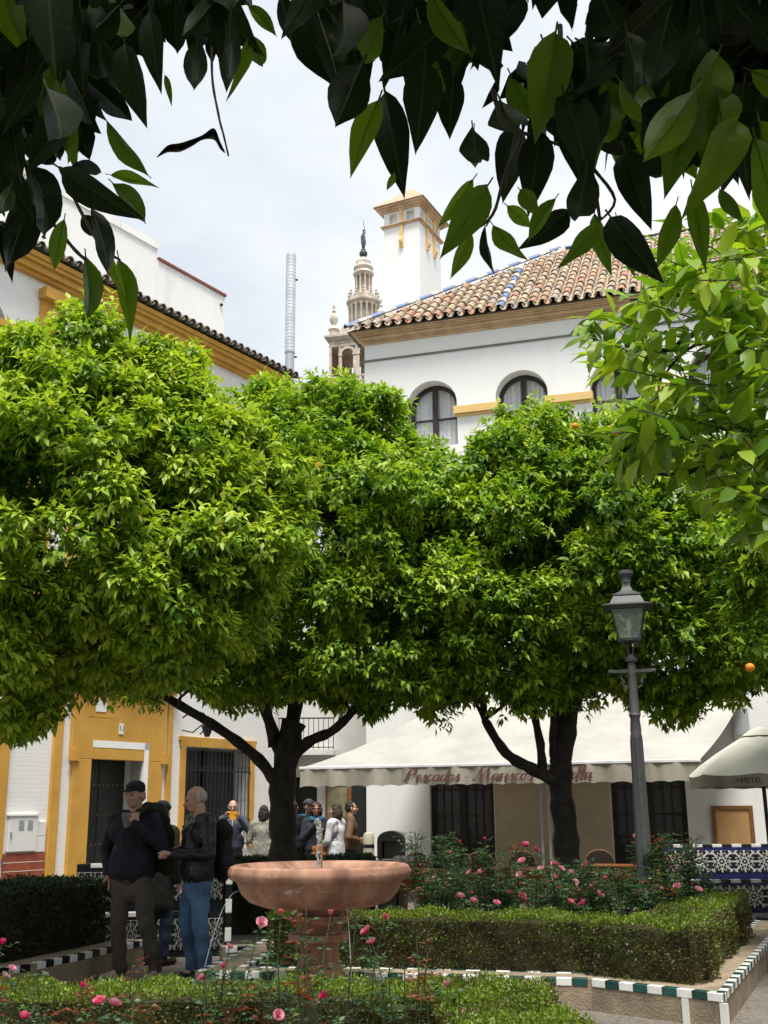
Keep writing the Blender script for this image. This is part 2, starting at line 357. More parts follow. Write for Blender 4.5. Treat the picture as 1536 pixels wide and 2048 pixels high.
def arched_window(c):
    w = link('window', None, RB); w.location = (c, .31, 8.98); w.empty_display_size = .1
    r = .55; sp = 1.49 - r; out = [(-r, 0), (r, 0)] + [(r * math.cos(math.pi * k / 16), sp + r * math.sin(math.pi * k / 16)) for k in range(17)]
    ri = r - .085; inn = [(-ri, .09), (ri, .09)] + [(ri * math.cos(math.pi * k / 16), sp + ri * math.sin(math.pi * k / 16)) for k in range(17)]
    n = len(out); f = MB()
    vs = [(x, y, z) for y in (0, .07) for lst in (out, inn) for x, z in lst]; fs = []
    for k in range(n):
        k2 = (k + 1) % n; fs += [(k, k2, n + k2, n + k), (2 * n + k, 3 * n + k, 3 * n + k2, 2 * n + k2), (n + k, n + k2, 3 * n + k2, 3 * n + k)]
    f.add(vs, fs); f.box(-.055, .055, -.015, .06, .06, 1.43); f.box(-r + .05, -.056, .004, .05, .68, .72); f.box(.056, r - .05, .004, .05, .68, .72)
    f.build('window_frame', M['dark_wood'], w)
    for sx in (-1, 1):
        for za, zb in ((.085, .68), (.72, 1.40)):
            x1 = ri + .02 if zb < 1 else ri - .02
            p = [(.05 * sx, za), (x1 * sx, za), (x1 * sx, min(zb, sp + .02)), (.30 * sx, zb - .02), (.05 * sx, zb + .02)] if zb > 1 else [(.05 * sx, za), (x1 * sx, za), (x1 * sx, zb), (.05 * sx, zb)]
            MB().prism(p, .03, .034).build('pane', M['pane'], w)
    cu = MB(); N = 40
    vs = []; fs = []
    for i in range(N + 1):
        x = -.5 + i / N; gap = 0.03 if abs(x) < .06 else 0
        y = .12 + .022 * math.sin(i * 1.9) + .01 * math.sin(i * .7 + c); vs += [(x, y + gap, .02), (x, y + gap, sp + math.sqrt(max(0, .5 ** 2 - x * x)) * .98)]
    for i in range(N): fs.append((2 * i, 2 * i + 2, 2 * i + 3, 2 * i + 1))
    cu.add(vs, fs).build('curtain', M['curtain'], w, smooth=True)
for c in WIN[:4]: arched_window(c)
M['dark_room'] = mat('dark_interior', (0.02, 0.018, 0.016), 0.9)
for a, b in ((1.31, 2.58), (4.81, 6.17), (8.6, 9.9)):
    d = link('door', None, RB); d.location = ((a + b) / 2, .12, 0); w = (b - a) / 2; d.empty_display_size = .1
    f = MB(); f.box(-w, -w + .09, 0, .1, 0, 2.45); f.box(w - .09, w, 0, .1, 0, 2.45); f.box(-w + .09, w - .09, 0, .1, 2.34, 2.45); f.box(-.07, .07, -.01, .09, 0, 2.34)
    f.box(-w + .09, -.07, .02, .08, 0, .9); f.box(.07, w - .09, .02, .08, 0, .9)
    for sx in (-1, 1):
        lo, hi = (.07, w - .09)
        for fr in (.36, .68): x = (lo + (hi - lo) * fr) * sx; f.box(x - .014, x + .014, .03, .06, .9, 2.34)
        for z in (1.02, 1.42, 1.9, 2.1):
            x0, x1 = sorted((lo * sx, hi * sx)); f.box(x0, x1, .031, .059, z - .014, z + .014)
    f.build('door_frame', M['dark_wood'], d)
    for sx in (-1, 1):
        x0, x1 = sorted((.07 * sx, (w - .09) * sx)); MB().box(x0, x1, .043, .047, .9, 2.34).build('pane', M['pane'], d)
    MB().box(-w, w, .23, .25, 0, 2.45).build('hall_dark_sheet', M['dark_room'], d)  # near-black sheet stands in for the unlit hall behind the panes
MB().box(2.60, 4.79, -.006, .0, 0, 3.3).build('warm_light_sheet', mat('awning_light_cream', (.66, .56, .40), .85, .1, 1.5), RB)  # cream sheet stands in for warm light filtered through the awning
# roof
PIT = R(38.5); tp = math.tan(PIT); EZ, EY, EX = 11.76, -.34, -.30; RUN = 4.35
roof = MB()
rz = EZ + RUN * tp
roof.add([(EX, EY, EZ - .06), (13.4, EY, EZ - .06), (13.4, EY + RUN, rz - .06), (EX + RUN, EY + RUN, rz - .06)], [(0, 1, 2, 3)])
roof.add([(EX, EY, EZ - .06), (EX + RUN, EY + RUN, rz - .06), (EX, EY + 2 * RUN, EZ - .06)], [(0, 1, 2)])
roof.add([(EX, EY + 2 * RUN, EZ - .06), (EX + RUN, EY + RUN, rz - .06), (13.4, EY + RUN, rz - .06), (13.4, EY + 2 * RUN, EZ - .06)], [(0, 1, 2, 3)])
RF = roof.build('roof', mat('roof_mortar', (.24, .20, .16), .95, .25, 5, .5, 30, col2=(.10, .09, .07)), RB)
PITCHW = 0.232; EXPO = 0.40
rest = []; ncov = 0
ncol = int((13.2 - EX) / PITCHW)
for i in range(ncol):
    x = EX + .16 + i * PITCHW
    lim = min(RUN, x - EX - .02) / math.cos(PIT)
    nrow = max(1, int(lim / EXPO))
    blue = (i == 14)
    for j in range(nrow):
        d = j * EXPO; jx, jz = random.uniform(-.008, .008), random.uniform(-.004, .012)
        loc = (x + jx, EY - .02 + d * math.cos(PIT), EZ + .005 + d * math.sin(PIT) + jz)
        rot = (PIT - .035, 0, random.uniform(-.025, .025))
        if x < 6.3 and ncov < 300:
            me = TILE_C if not blue else (TILE_CB if j % 2 == 0 else TILE_CW)
            link('tile', me, RF, loc, rot); ncov += 1
        else: rest.append((loc, rot))
    # channel: eave piece as its own tile, the run behind it in the joined part
    if x + PITCHW / 2 < 6.4: link('eave_tile', TILE_U, RF, (x + PITCHW / 2, EY - .105, EZ + .0 + random.uniform(-.006, .006)), (PIT - .03, 0, 0))
    else: rest.append(((x + PITCHW / 2, EY - .075, EZ + .01), (PIT, 0, 0), 1))
def join_tiles(name, lst, mc, mu, parent):
    from mathutils import Euler
    mb = MB()
    for q in lst:
        src = mu if len(q) > 2 else mc; X = Matrix.Translation(q[0]) @ Euler(q[1]).to_matrix().to_4x4()
        mb.add([X @ v.co for v in src.vertices], [tuple(p.vertices) for p in src.polygons])
    o = mb.build(name, src.materials[0], parent, smooth=True); o['kind'] = 'stuff'; return o
join_tiles('tile_field', rest, TILE_C, TILE_U, RF)
mb = MB()
for i in range(ncol):      # the channels between the covers, one shallow trough each
    x = EX + .16 + (i + .5) * PITCHW; lim = min(RUN, x - EX) ; prev = None
    pts = []
    for y in (.3, lim):
        for k in range(5):
            a = math.pi * k / 4; pts.append((x - .075 * math.cos(a), EY + y, EZ + .02 + y * tp - .06 * math.sin(a)))
    if lim > .4: mb.add(pts, [(k, k + 1, 6 + k, 5 + k) for k in range(4)])
o = mb.build('channel_field', M['roof_tile'], RF); o['kind'] = 'stuff'
TILE_HB = tile_mesh('hip_tile_blue', M['glaze_blue'], .078, .07, .42); TILE_HW = tile_mesh('hip_tile_white', M['glaze_white'], .078, .07, .42)
hl = math.sqrt(2 + tp * tp); hang = math.atan2(tp, math.sqrt(2)); nh = int(RUN * hl / .36)
for k in range(nh):
    d = k * .36 / hl
    link('hip_tile', TILE_HB if k % 2 == 0 else TILE_HW, RF, (EX - .02 + d, EY - .02 + d, EZ + .05 + d * tp), (hang, 0, R(-45)))
for k in range(18):
    link('ridge_tile', TILE_HW if k % 2 else TILE_HB, RF, (EX + RUN + k * .37, EY + RUN, rz + .02), (0, 0, R(-90)))

# ------------------------------------------------------------ lookout tower over the roof
LT = empty('lookout_tower', (1.03, 27.5, 0), R(-26), 'slim white lookout tower with ochre brackets and pyramid tile roof', 'tower')
x0, x1, y0, y1 = -1.06, 0, 0, 1.45
mb = MB()
def tower_face(mb, pts, ops, z0, z1, depth):   # pts: map (s, inward) -> xy
    f = MB(); facade(f, 0, pts[2], z0, z1, ops, depth)
    for v in range(len(f.v)):
        s_, y_, z_ = f.v[v]; o_, d_ = Vector(pts[0]), Vector(pts[1]); n_ = Vector((-d_.y, d_.x)); q = o_ + d_ * s_ + n_ * y_; f.v[v] = (q.x, q.y, z_)
    mb.add(f.v, f.f)
mb.box(x0, x1, y0, y1, 11, 17.14)
tower_face(mb, ((x0, y0), (1, 0), 1.06), [(.14, .40, 17.20, 17.52, False), (.66, .92, 17.20, 17.52, False)], 17.14, 17.62, .16)
tower_face(mb, ((x1, y0), (0, 1), 1.45), [(.10, .36, 17.20, 17.52, False), (.60, .86, 17.20, 17.52, False), (1.1, 1.36, 17.20, 17.52, False)], 17.14, 17.62, .16)
mb.box(x0 + .16, x1 - .16, y0 + .16, y1 - .02, 17.15, 17.6)
mb.build('shaft', M['white_wall'], LT)
mb = MB()
for e, za, zb in ((.05, 17.10, 17.14), (.09, 17.14, 17.17), (.06, 17.56, 17.61), (.11, 17.61, 17.67), (.18, 17.67, 17.72)):
    mb.box(x0 - e, x1 + e, y0 - e, y1 + e, za, zb - .002)
mb.build('cornice', M['brick_trim'], LT)
for (px, py, ax) in ((x0 + .53, y0, 0), (x1, y0 + .48, 1), (x1, y0 + .98, 1)):
    m_ = MB(); prof = [(-.004, 17.56), (.05, 17.56), (.05, 16.75), (.11, 16.62), (.10, 16.55), (.05, 16.50), (.06, 16.44), (-.004, 16.42)]
    for (a, za), (b, zb) in zip(prof, prof[1:]): pass
    X = Matrix.Translation((px, py, 0)) @ (Matrix.Rotation(R(-90), 4, 'Z') if ax == 0 else Matrix.Identity(4))
    n_ = len(prof); vs = [X @ Vector((a, t, z)) for t in (-.05, .05) for a, z in prof]
    m_.add(vs, [tuple(range(n_)), tuple(range(2 * n_ - 1, n_ - 1, -1))] + [(k, n_ + k, n_ + (k + 1) % n_, (k + 1) % n_) for k in range(n_)])
    m_.build('bracket', M['ochre_pale'], LT)
e = .24; cx, cy = (x0 + x1) / 2, (y0 + y1) / 2
MB().add([(x0 - e, y0 - e, 17.72), (x1 + e, y0 - e, 17.72), (x1 + e, y1 + e, 17.72), (x0 - e, y1 + e, 17.72), (cx, cy, 18.62)], [(0, 1, 4), (1, 2, 4), (2, 3, 4), (3, 0, 4), (3, 2, 1, 0)]).build('pyramid_roof', mat('fine_tile_roof', (.50, .36, .23), .9, .3, 14, .6, 60, col2=(.26, .19, .13)), LT)

# ------------------------------------------------------------ cathedral bell tower far behind (at its real size and distance)
GT = empty('bell_tower', (-3.28, 181.0, 0), R(-14), 'distant limestone bell tower with tiered lantern and weathervane statue', 'tower')
h = 4.75
mb = MB(); mb.box(-h, h, -h, h, 0, 71.6); mb.build('shaft', M['stone_brick'], GT)
mb = MB()
facade(mb, -h, h, 71.6, 78.0, [(-3.9, -3.25, 73.2, 76.6, False), (-2.55, -.55, 71.9, 77.4, True), (.55, 2.55, 71.9, 77.4, True), (3.25, 3.9, 73.2, 76.6, False)], 1.4)
for s_ in (-1, 1): mb.add([(s_ * h, -h, 71.6), (s_ * h, h, 71.6), (s_ * h, h, 78), (s_ * h, -h, 78)], [(0, 1, 2, 3)])
mb.build('bell_storey', M['stone_brick'], GT)
for xc in (-1.55, 1.55):
    mb = MB()
    for r_, yy in ((1.0, 0),):
        for k in range(16):
            a, b = math.pi * k / 16, math.pi * (k + 1) / 16
            mb.add([(xc - q * math.cos(t), -h - .18, 76.4 + q * math.sin(t)) for t in (a, b) for q in (1.02, 1.5)], [(0, 1, 3, 2)])
    for sx in (-1, 1):
        mb.box(xc + sx * 1.25 - .25, xc + sx * 1.25 + .25, -h - .2, -h + .05, 71.8, 76.2); mb.box(xc + sx * 1.25 - .35, xc + sx * 1.25 + .35, -h - .3, -h + .05, 76.2, 76.5)
    mb.build('arch_moulding', M['stone'], GT)
mb = MB()
for sx in (-4.6, -2.9, 0, 2.9, 4.6): mb.box(sx - .22, sx + .22, -h - .15, -h + .04, 71.7, 77.9)
mb.build('pilasters', M['stone'], GT)
mb = MB()
for e_, za, zb in ((.15, 77.95, 78.3), (.05, 78.3, 79.1), (.35, 79.1, 79.35), (.6, 79.35, 79.6), (.8, 79.6, 79.95)): mb.box(-h - e_, h + e_, -h - e_, h + e_, za, zb - .01)
mb.build('entablature', M['stone'], GT)
def text_mesh(txt, size, m, name, parent, loc, rot, ext=.004, shear=0):
    c = bpy.data.curves.new(name, 'FONT'); c.body = txt; c.size = size; c.extrude = ext; c.align_x = 'CENTER'; c.align_y = 'CENTER'; c.shear = shear
    t = bpy.data.objects.new('tmp', c); COL.objects.link(t); dg = bpy.context.evaluated_depsgraph_get()
    me = bpy.data.meshes.new_from_object(t.evaluated_get(dg)); bpy.data.objects.remove(t)
    me.materials.clear(); me.materials.append(m)
    return link(name, me, parent, loc, rot)
text_mesh('· PROVERB ·', .95, M['stone_brick'], 'lettering', GT, (-1.9, -h - .09, 78.68), (R(90), 0, 0), .03)
for zb in (71.2,):       # balustrade under the arches
    mb = MB(); mb.box(-h - .4, h + .4, -h - .4, h + .4, 70.6, 71.0); mb.box(-h - .35, h + .35, -h - .35, -h - .1, 72.2, 72.45)
    mb.build('balcony_ledge', M['stone'], GT)
    bal = MB().lathe([(.10, 0), (.16, .3), (.07, .7), (.13, 1.2)], 6).mesh('baluster', M['stone'])
    for k in range(24): link('baluster', bal, GT, (-4.9 + k * .42, -h - .22, 71.0))
mb = MB(); mb.box(-4.2, 4.2, -4.2, 4.2, 79.95, 81.2); mb.box(-3.2, 3.2, -3.2, 3.2, 81.2, 82.2); mb.build('attic', M['stone'], GT)
for cx_, cy_ in ((-4.2, -4.2), (4.2, -4.2), (-4.2, 4.2), (4.2, 4.2)):
    MB().lathe([(.75, 79.95), (.75, 81.3), (1.0, 81.4), (.55, 81.8), (.35, 82.3), (.75, 83.2), (.62, 84.0), (.2, 84.5), (.32, 84.9), (.12, 85.3), (.26, 85.8), (.05, 86.4)], 12, (cx_, cy_, 0)).build('urn_finial', M['stone'], GT, smooth=True)
MB().lathe([(2.05, 82.0), (2.05, 87.2)], 20).build('lower_drum', M['stone'], GT)
def colonnade(n, r, z0, z1, cr, name):
    me = MB().lathe([(cr * 1.5, 0), (cr * 1.5, .15), (cr, .25), (cr * .9, z1 - z0 - .4), (cr * 1.6, z1 - z0 - .1), (cr * 1.6, z1 - z0)], 8).mesh(name, M['stone'], smooth=True)
    for k in range(n): a = 2 * math.pi * (k + .25) / n; link('column', me, GT, (r * math.cos(a), r * math.sin(a), z0))
colonnade(16, 2.5, 82.0, 87.0, .24, 'column')
mb = MB().lathe([(2.55, 86.95), (2.6, 87.3), (2.95, 87.45), (3.05, 87.7), (3.0, 87.95), (2.3, 88.0)], 32); mb.build('ring_cornice', M['stone'], GT, smooth=True)
me = MB().lathe([(.22, 0), (.3, .5), (.18, 1.0), (.3, 1.25), (.1, 1.5), (.22, 1.75), (.03, 2.1)], 8).mesh('urn', M['stone'], smooth=True)
for k in range(12): a = 2 * math.pi * (k + .5) / 12; link('urn', me, GT, (2.55 * math.cos(a), 2.55 * math.sin(a), 87.95))
MB().lathe([(1.95, 87.9), (1.9, 89.3), (1.75, 89.5)], 20).build('parapet_drum', M['stone'], GT)
MB().lathe([(.95, 89.3), (.95, 93.0)], 16).build('upper_drum', M['stone_brick'], GT)
colonnade(10, 1.38, 89.4, 93.0, .17, 'slim_column')
MB().lathe([(1.5, 92.95), (1.75, 93.15), (1.85, 93.4), (1.7, 93.55), (1.55, 94.0), (1.7, 94.25), (1.75, 94.6), (1.5, 94.8), (1.3, 95.4), (1.35, 95.7), (1.05, 96.1), (.7, 96.5), (.3, 96.8), (.25, 97)], 24).build('dome', M['stone'], GT, smooth=True)
MB().ico((0, 0, 97.45), .75).lathe([(.3, 97.9), (.42, 98.3), (.2, 98.5), (.16, 98.8)], 12).build('bronze_ball', M['bronze'], GT, smooth=True)
mb = MB(); mb.tube([(0, 0, 98.7), (.08, 0, 99.6), (.05, 0, 100.6), (0, 0, 101.3), (.05, 0, 101.9)], [.30, .42, .32, .26, .1], 8); mb.ico((.05, 0, 102.1), .2)
mb.tube([(0, 0, 101.3), (-.35, 0, 101.0), (-.4, 0, 100.0), (-.38, 0, 99.4)], [.1, .1, .06, .05], 6); mb.tube([(0, 0, 101.3), (.35, 0, 101.5), (.3, 0, 102.2), (.05, 0, 103.2), (.0, 0, 104.2)], [.1, .1, .06, .05, .03], 6)
mb.build('statue', M['bronze'], GT, smooth=True)

# ------------------------------------------------------------ steel flue
FL = empty('steel_flue', (-2.86, 32, 0), 0, 'tall ribbed steel flue pipe rising against the sky', 'pipe')
prof = [(.142, 15.21)]; z = 15.21
while z < 18.4: prof += [(.155, z), (.155, z + .09), (.148, z + .095), (.148, z + .11)]; z += .11
MB().lathe(prof + [(.155, 18.45)], 20).build('liner', M['steel'], FL)
MB().lathe([(.14, 0), (.14, 15.21)], 20).lathe([(.16, 15.15), (.16, 15.2)], 20).build('lower_pipe', M['steel_dark'], FL, smooth=True)
for z in (17.6, 15.0): MB().box(.14, .22, -.02, .02, z, z + .05).build('bracket', M['iron'], FL)

# ------------------------------------------------------------ ochre and white house on the other side
LB = empty('ochre_house', (-5.1, 22, 0), math.atan2(.839, .545), 'white house with ochre trim, black studded door and barred window', 'house')
def brick_wall_mat():
    m, n, l, b = new_mat('white_painted_brick')
    tc = n.new('ShaderNodeTexCoord'); sp = n.new('ShaderNodeSeparateXYZ'); cb = n.new('ShaderNodeCombineXYZ')
    l.new(tc.outputs['Object'], sp.inputs[0]); l.new(sp.outputs['X'], cb.inputs['X']); l.new(sp.outputs['Z'], cb.inputs['Y'])
    br = n.new('ShaderNodeTexBrick'); br.inputs['Scale'].default_value = 1; br.inputs['Brick Width'].default_value = .27; br.inputs['Row Height'].default_value = .075; br.inputs['Mortar Size'].default_value = .006
    br.inputs['Color1'].default_value = (.80, .80, .79, 1); br.inputs['Color2'].default_value = (.77, .77, .765, 1); br.inputs['Mortar'].default_value = (.755, .755, .745, 1)
    l.new(cb.outputs[0], br.inputs['Vector']); l.new(br.outputs['Color'], b.inputs['Base Color']); b.inputs['Roughness'].default_value = .8
    bp = n.new('ShaderNodeBump'); bp.inputs['Strength'].default_value = .4; bp.inputs['Distance'].default_value = .006; bp.invert = True
    l.new(br.outputs['Fac'], bp.inputs['Height']); l.new(bp.outputs[0], b.inputs['Normal'])
    return m
M['white_brick'] = brick_wall_mat()
mb = MB()
facade(mb, -9, 4.72, 0, 4.2, [(-.80, .54, .12, 2.85, False), (1.75, 3.80, .80, 2.84, False), (-4.75, -2.85, .80, 2.84, False)], .5)
facade(mb, -9, 4.72, 4.2, 11.46, [(-4.75, -3.42, 8.6, 10.8, True), (2.1, 3.4, 8.6, 10.6, True)], .3)
mb.add([(4.72, 0, 0), (4.72, 9, 0), (4.72, 9, 12), (4.72, 0, 12)], [(0, 1, 2, 3)])
mb.add([(-9, 0, 0), (-9, 9, 0), (-9, 9, 12), (-9, 0, 12)], [(0, 1, 2, 3)]); mb.add([(-9, 9, 0), (4.72, 9, 0), (4.72, 9, 12), (-9, 9, 12)], [(0, 1, 2, 3)])
mb.build('wall', M['white_brick'], LB)
for a, b in ((-2.62, -1.74), (1.36, 1.62), (3.98, 4.72), (-9, -4.9)):
    MB().box(a, b, -.035, .02, 0, .87).build('dado', M['dado'], LB)
    for k in range(1, 6): MB().box(a, b, -.037, -.03, k * .145 - .005, k * .145 + .003).build('dado_joint', M['aged_white'], LB)
for a, b, z0_, z1_ in ((-1.71, -1.5, 0, 11.3), (1.21, 1.34, 0, 4.6), (-2.72, -2.15, 4.6, 11.3), (1.28, 1.60, 4.6, 11.3)):
    MB().box(a, b, -.06, .02, z0_, z1_).build('pilaster', M['ochre'], LB, bevel=.01)
for a, b, za, zb in ((1.62, 1.75, .80, 2.84), (3.80, 3.95, .80, 2.84), (1.60, 3.97, 2.84, 2.96), (1.56, 4.01, 2.96, 3.04), (-2.85, -2.66, .8, 2.84), (-4.9, -4.75, .8, 2.84), (-4.95, -2.62, 2.84, 2.96), (-4.97, -2.60, 2.96, 3.04)):
    MB().box(a, b, -.055, .03, za, zb - .002).build('window_surround', M['ochre'], LB)
# portal
mb = MB(); mb.box(-1.25, -.80, -.07, .02, 0, 2.5); mb.box(.66, 1.07, -.07, .02, 0, 2.5); mb.box(-1.31, 1.13, -.07, .02, 2.5, 3.9)
mb.build('portal', M['ochre'], LB, bevel=.01)
MB().box(-1.36, -1.14, -.11, -.068, 2.46, 2.53).box(-1.33, -1.17, -.10, -.068, 2.53, 2.66).build('capital', M['ochre'], LB)
MB().box(1.0, 1.2, -.11, -.068, 2.46, 2.53).box(1.02, 1.18, -.10, -.068, 2.53, 2.66).build('capital', M['ochre'], LB)
for k, (a, b, za, zb) in enumerate(((-1.45, 1.27, 3.9, 4.0), (-1.55, 1.37, 4.0, 4.12))): MB().box(a, b, -.16 - .06 * k, .02, za, zb - .002).build('portal_cornice', M['ochre'], LB)
MB().box(.54, .66, -.075, .3, 0, 2.85).box(-.80, .66, -.075, .3, 2.72, 2.85).build('door_trim', M['white_wall'], LB)
mb = MB(); mb.box(-.95, -.35, -.075, -.06, 3.28, 3.34); mb.build('panel_ledge', M['ochre'], LB); MB().box(-.78, -.52, -.085, -.06, 3.38, 3.62).build('white_panel', M['white_wall'], LB)
pl = MB().box(-.17, -.05, -.085, -.068, 2.99, 3.19).build('number_plaque', M['tile_white'], LB)
text_mesh('11', .15, M['tile_black'], 'lettering', pl, (-.11, -.088, 3.09), (R(90), 0, 0), .001)
d = link('door', None, LB); d.location = (0, .44, 0)
mb = MB(); mb.box(-.80, -.14, 0, .06, .12, 2.72); mb.box(-.13, .54, 0, .06, .12, 2.72); mb.build('door_leaf', M['black_door'], d, bevel=.01)
stud = MB().ico((0, 0, 0), .016, 1).mesh('stud', M['brass'])
for z in (.95, 1.5, 2.05, 2.6):
    for k in range(11): link('stud', stud, d, (-.74 + k * .12, -.008, z))
MB().box(-.8, .54, -.25, .3, 0, .12).build('door_step', mat('grey_step', (.3, .29, .27)), LB)
# barred window
w = link('window', None, LB); w.location = (2.775, 0, 0)
MB().box(-1.0, 1.0, .4, .44, .8, 2.84).build('shutter', mat('dark_glass_back', (.03, .04, .05), .2), w)
MB().box(-.06, .06, .3, .36, .8, 2.84).box(-1.0, 1.0, .3, .36, 1.7, 1.76).build('window_frame', M['iron'], w)
bar = MB().tube([(0, 0, 0), (0, 0, 2.0)], .011, 6).ico((0, 0, .95), .022, 1).ico((0, 0, 1.55), .022, 1).mesh('bar', M['iron'])
for k in range(17): link('bar', bar, w, (-.98 + k * .1225, -.06, .82))
for z in (.86, 1.35, 2.35, 2.76): MB().box(-1.03, 1.03, -.075, -.045, z, z + .025).build('cross_bar', M['iron'], w)
ring = []
for k in range(17):
    a = [(-.98 + k * .1225 + .035 * math.cos(t), -.06, 2.43 + .04 * math.sin(t)) for t in [2 * math.pi * j / 8 for j in range(9)]]; ring.append(a)
mb = MB()
for a in ring: mb.tube(a, .006, 4)
o = mb.build('scrollwork', M['iron'], w); o['kind'] = 'stuff'
# dark cut-out silhouettes of trees mirrored in the glass are left to the reflection; plants on the sill
# meter box
b_ = link('meter_box', None, LB); b_.location = (-2.26, -.04, 1.2); M['box_white'] = mat('white_enamel_box', (.74, .74, .73), .5, .04)
MB().box(-.31, .31, -.02, .05, -.30, .29).build('box_door', M['box_white'], b_, bevel=.008)
MB().box(-.33, .33, -.035, .05, .292, .32).build('box_lid', M['box_white'], b_)
for x in (-.05, .14): MB().box(x - .055, x + .055, -.025, .0, .06, .22).build('meter_window', M['steel_dark'], b_)
MB().box(-.28, -.25, -.04, 0, -.05, .03).build('latch', M['steel_dark'], b_)
MB().box(-1.99, -1.75, -.04, .02, .88, 1.14).box(-1.99, -1.75, -.04, .02, 1.15, 1.40).build('junction_box', M['box_white'], LB, bevel=.006)
# upper trim
MB().box(-9, -2.73, -.07, .02, 10.22, 10.34).build('string_course', M['ochre'], LB); MB().box(-2.14, 4.75, -.07, .02, 10.22, 10.34).build('string_course', M['ochre'], LB)
for y, za, zb in ((-.12, 11.46, 11.53), (-.20, 11.53, 11.66), (-.28, 11.66, 11.74), (-.33, 11.74, 11.84)):
    MB().box(-9, 4.80, y, .3, za, zb - .002).build('cornice', M['ochre'], LB)
for s_ in (-2.43, 1.44):
    MB().box(s_ - .34, s_ + .34, -.24, .02, 11.08, 11.298).build('pilaster_cap', M['ochre'], LB)
    MB().box(s_ - .12, s_ + .12, -.068, .02, 10.55, 10.95).build('plaster_patch', M['ochre_pale'], LB)
for a, b, zs, zt in ((-4.75, -3.42, 8.6, 10.8), (2.1, 3.4, 8.6, 10.6)):
    w2 = link('arched_window', None, LB); w2.location = ((a + b) / 2, .22, zs); r = (b - a) / 2; sp = zt - zs - r
    po = [(-r, 0), (r, 0)] + [(r * math.cos(math.pi * k / 14), sp + r * math.sin(math.pi * k / 14)) for k in range(15)]
    MB().prism(po, .05, .06).build('pane', mat('dark_pane', (.06, .08, .1), .1), w2)
    f = MB(); f.box(-.04, .04, 0, .045, 0, zt - zs - .02); f.box(-r, -r + .07, 0, .045, 0, sp); f.box(r - .07, r, 0, .045, 0, sp)
    f.tube([(r * .95 * math.cos(math.pi * k / 14), .02, sp + r * .95 * math.sin(math.pi * k / 14)) for k in range(15)], .04, 6); f.build('window_frame', mat('grey_green_frame', (.06, .09, .09), .5), w2)
lr = MB().add([(-9, -.36, 11.9), (4.95, -.36, 11.9), (4.95, 3, 13.0), (-9, 3, 13.0)], [(0, 1, 2, 3)]).add([(4.9, -.3, 11.84), (4.9, 3, 12.9), (4.9, 3, 11.8), (4.9, 0, 11.8)], [(0, 1, 2, 3)]).build('roof', M['old_tile'], LB)
lp = math.atan2(1.1, 3.36)
for i in range(60):
    x = -8.9 + i * .232
    link('eave_tile', TILE_OC, lr, (x, -.42, 11.93 + random.uniform(-.006, .006)), (lp, 0, random.uniform(-.02, .02)))
    link('eave_tile', TILE_OU, lr, (x + .116, -.46, 11.93), (lp, 0, 0))
    for j in (1, 2, 3):
        if i > 20: link('tile', TILE_OC, lr, (x, -.42 + j * .40 * math.cos(lp), 11.94 + j * .40 * math.sin(lp)), (lp, 0, random.uniform(-.02, .02)))
# white rooftop block behind it
RBK = empty('rooftop_block', (-5.1, 22, 0), math.atan2(.839, .545), 'stepped white rooftop wall with weathered coping above the ochre cornice', 'wall')
mb = MB(); mb.box(-6, 2.76, 2.5, 2.75, 11.5, 15.32); mb.build('high_wall', M['white_wall'], RBK)
MB().box(-6, 2.79, 2.46, 2.78, 15.32, 15.5).build('coping', M['aged_white'], RBK)
mb = MB(); mb.box(2.762, 5.36, 2.5, 6, 11.5, 15.05); mb.build('low_wall', M['white_wall'], RBK)
MB().box(2.80, 5.38, 2.45, 2.56, 15.053, 15.12).build('coping', mat('red_coping', (.22, .08, .05), .8), RBK)
MB().ico((5.2, 2.47, 14.75), .05, 1).build('vent_cap', M['iron'], RBK)
an = empty('roof_antenna', (-5.1 + .545 * 4.45 - .839 * .6, 22 + .839 * 4.45 + .545 * .6, 12.1), R(57), 'small television antenna on the dark tile roof', 'antenna')
MB().tube([(0, 0, 0), (0, 0, .55)], .012, 5).build('mast', M['iron'], an); MB().tube([(-.25, 0, .5), (.3, 0, .5)], .01, 4).tube([(-.2, -.12, .5), (-.2, .12, .5)], .008, 4).tube([(0, -.1, .5), (0, .1, .5)], .008, 4).tube([(.2, -.08, .5), (.2, .08, .5)], .008, 4).build('array', M['iron'], an)
# iron lantern on the wall beside the barred window
wl_ = empty('wall_lantern', (-5.1 + .545 * 1.55 + .839 * .1, 22 + .839 * 1.55 - .545 * .1, 3.05), R(57), 'wrought iron wall lamp bracket above the barred window corner', 'lamp')
MB().tube([(0, 0, .35), (.1, -.2, .5), (.15, -.45, .42), (.15, -.55, .3)], .018, 6).tube([(0, 0, .1), (.1, -.2, .05), (.15, -.4, .2), (.12, -.5, .1), (.1, -.4, .0)], .014, 6).build('bracket', M['iron'], wl_); MB().lathe([(.05, 0), (.13, .22), (.05, .30), (.02, .34)], 6, (.15, -.55, -.05)).build('lamp_head', M['iron'], wl_)

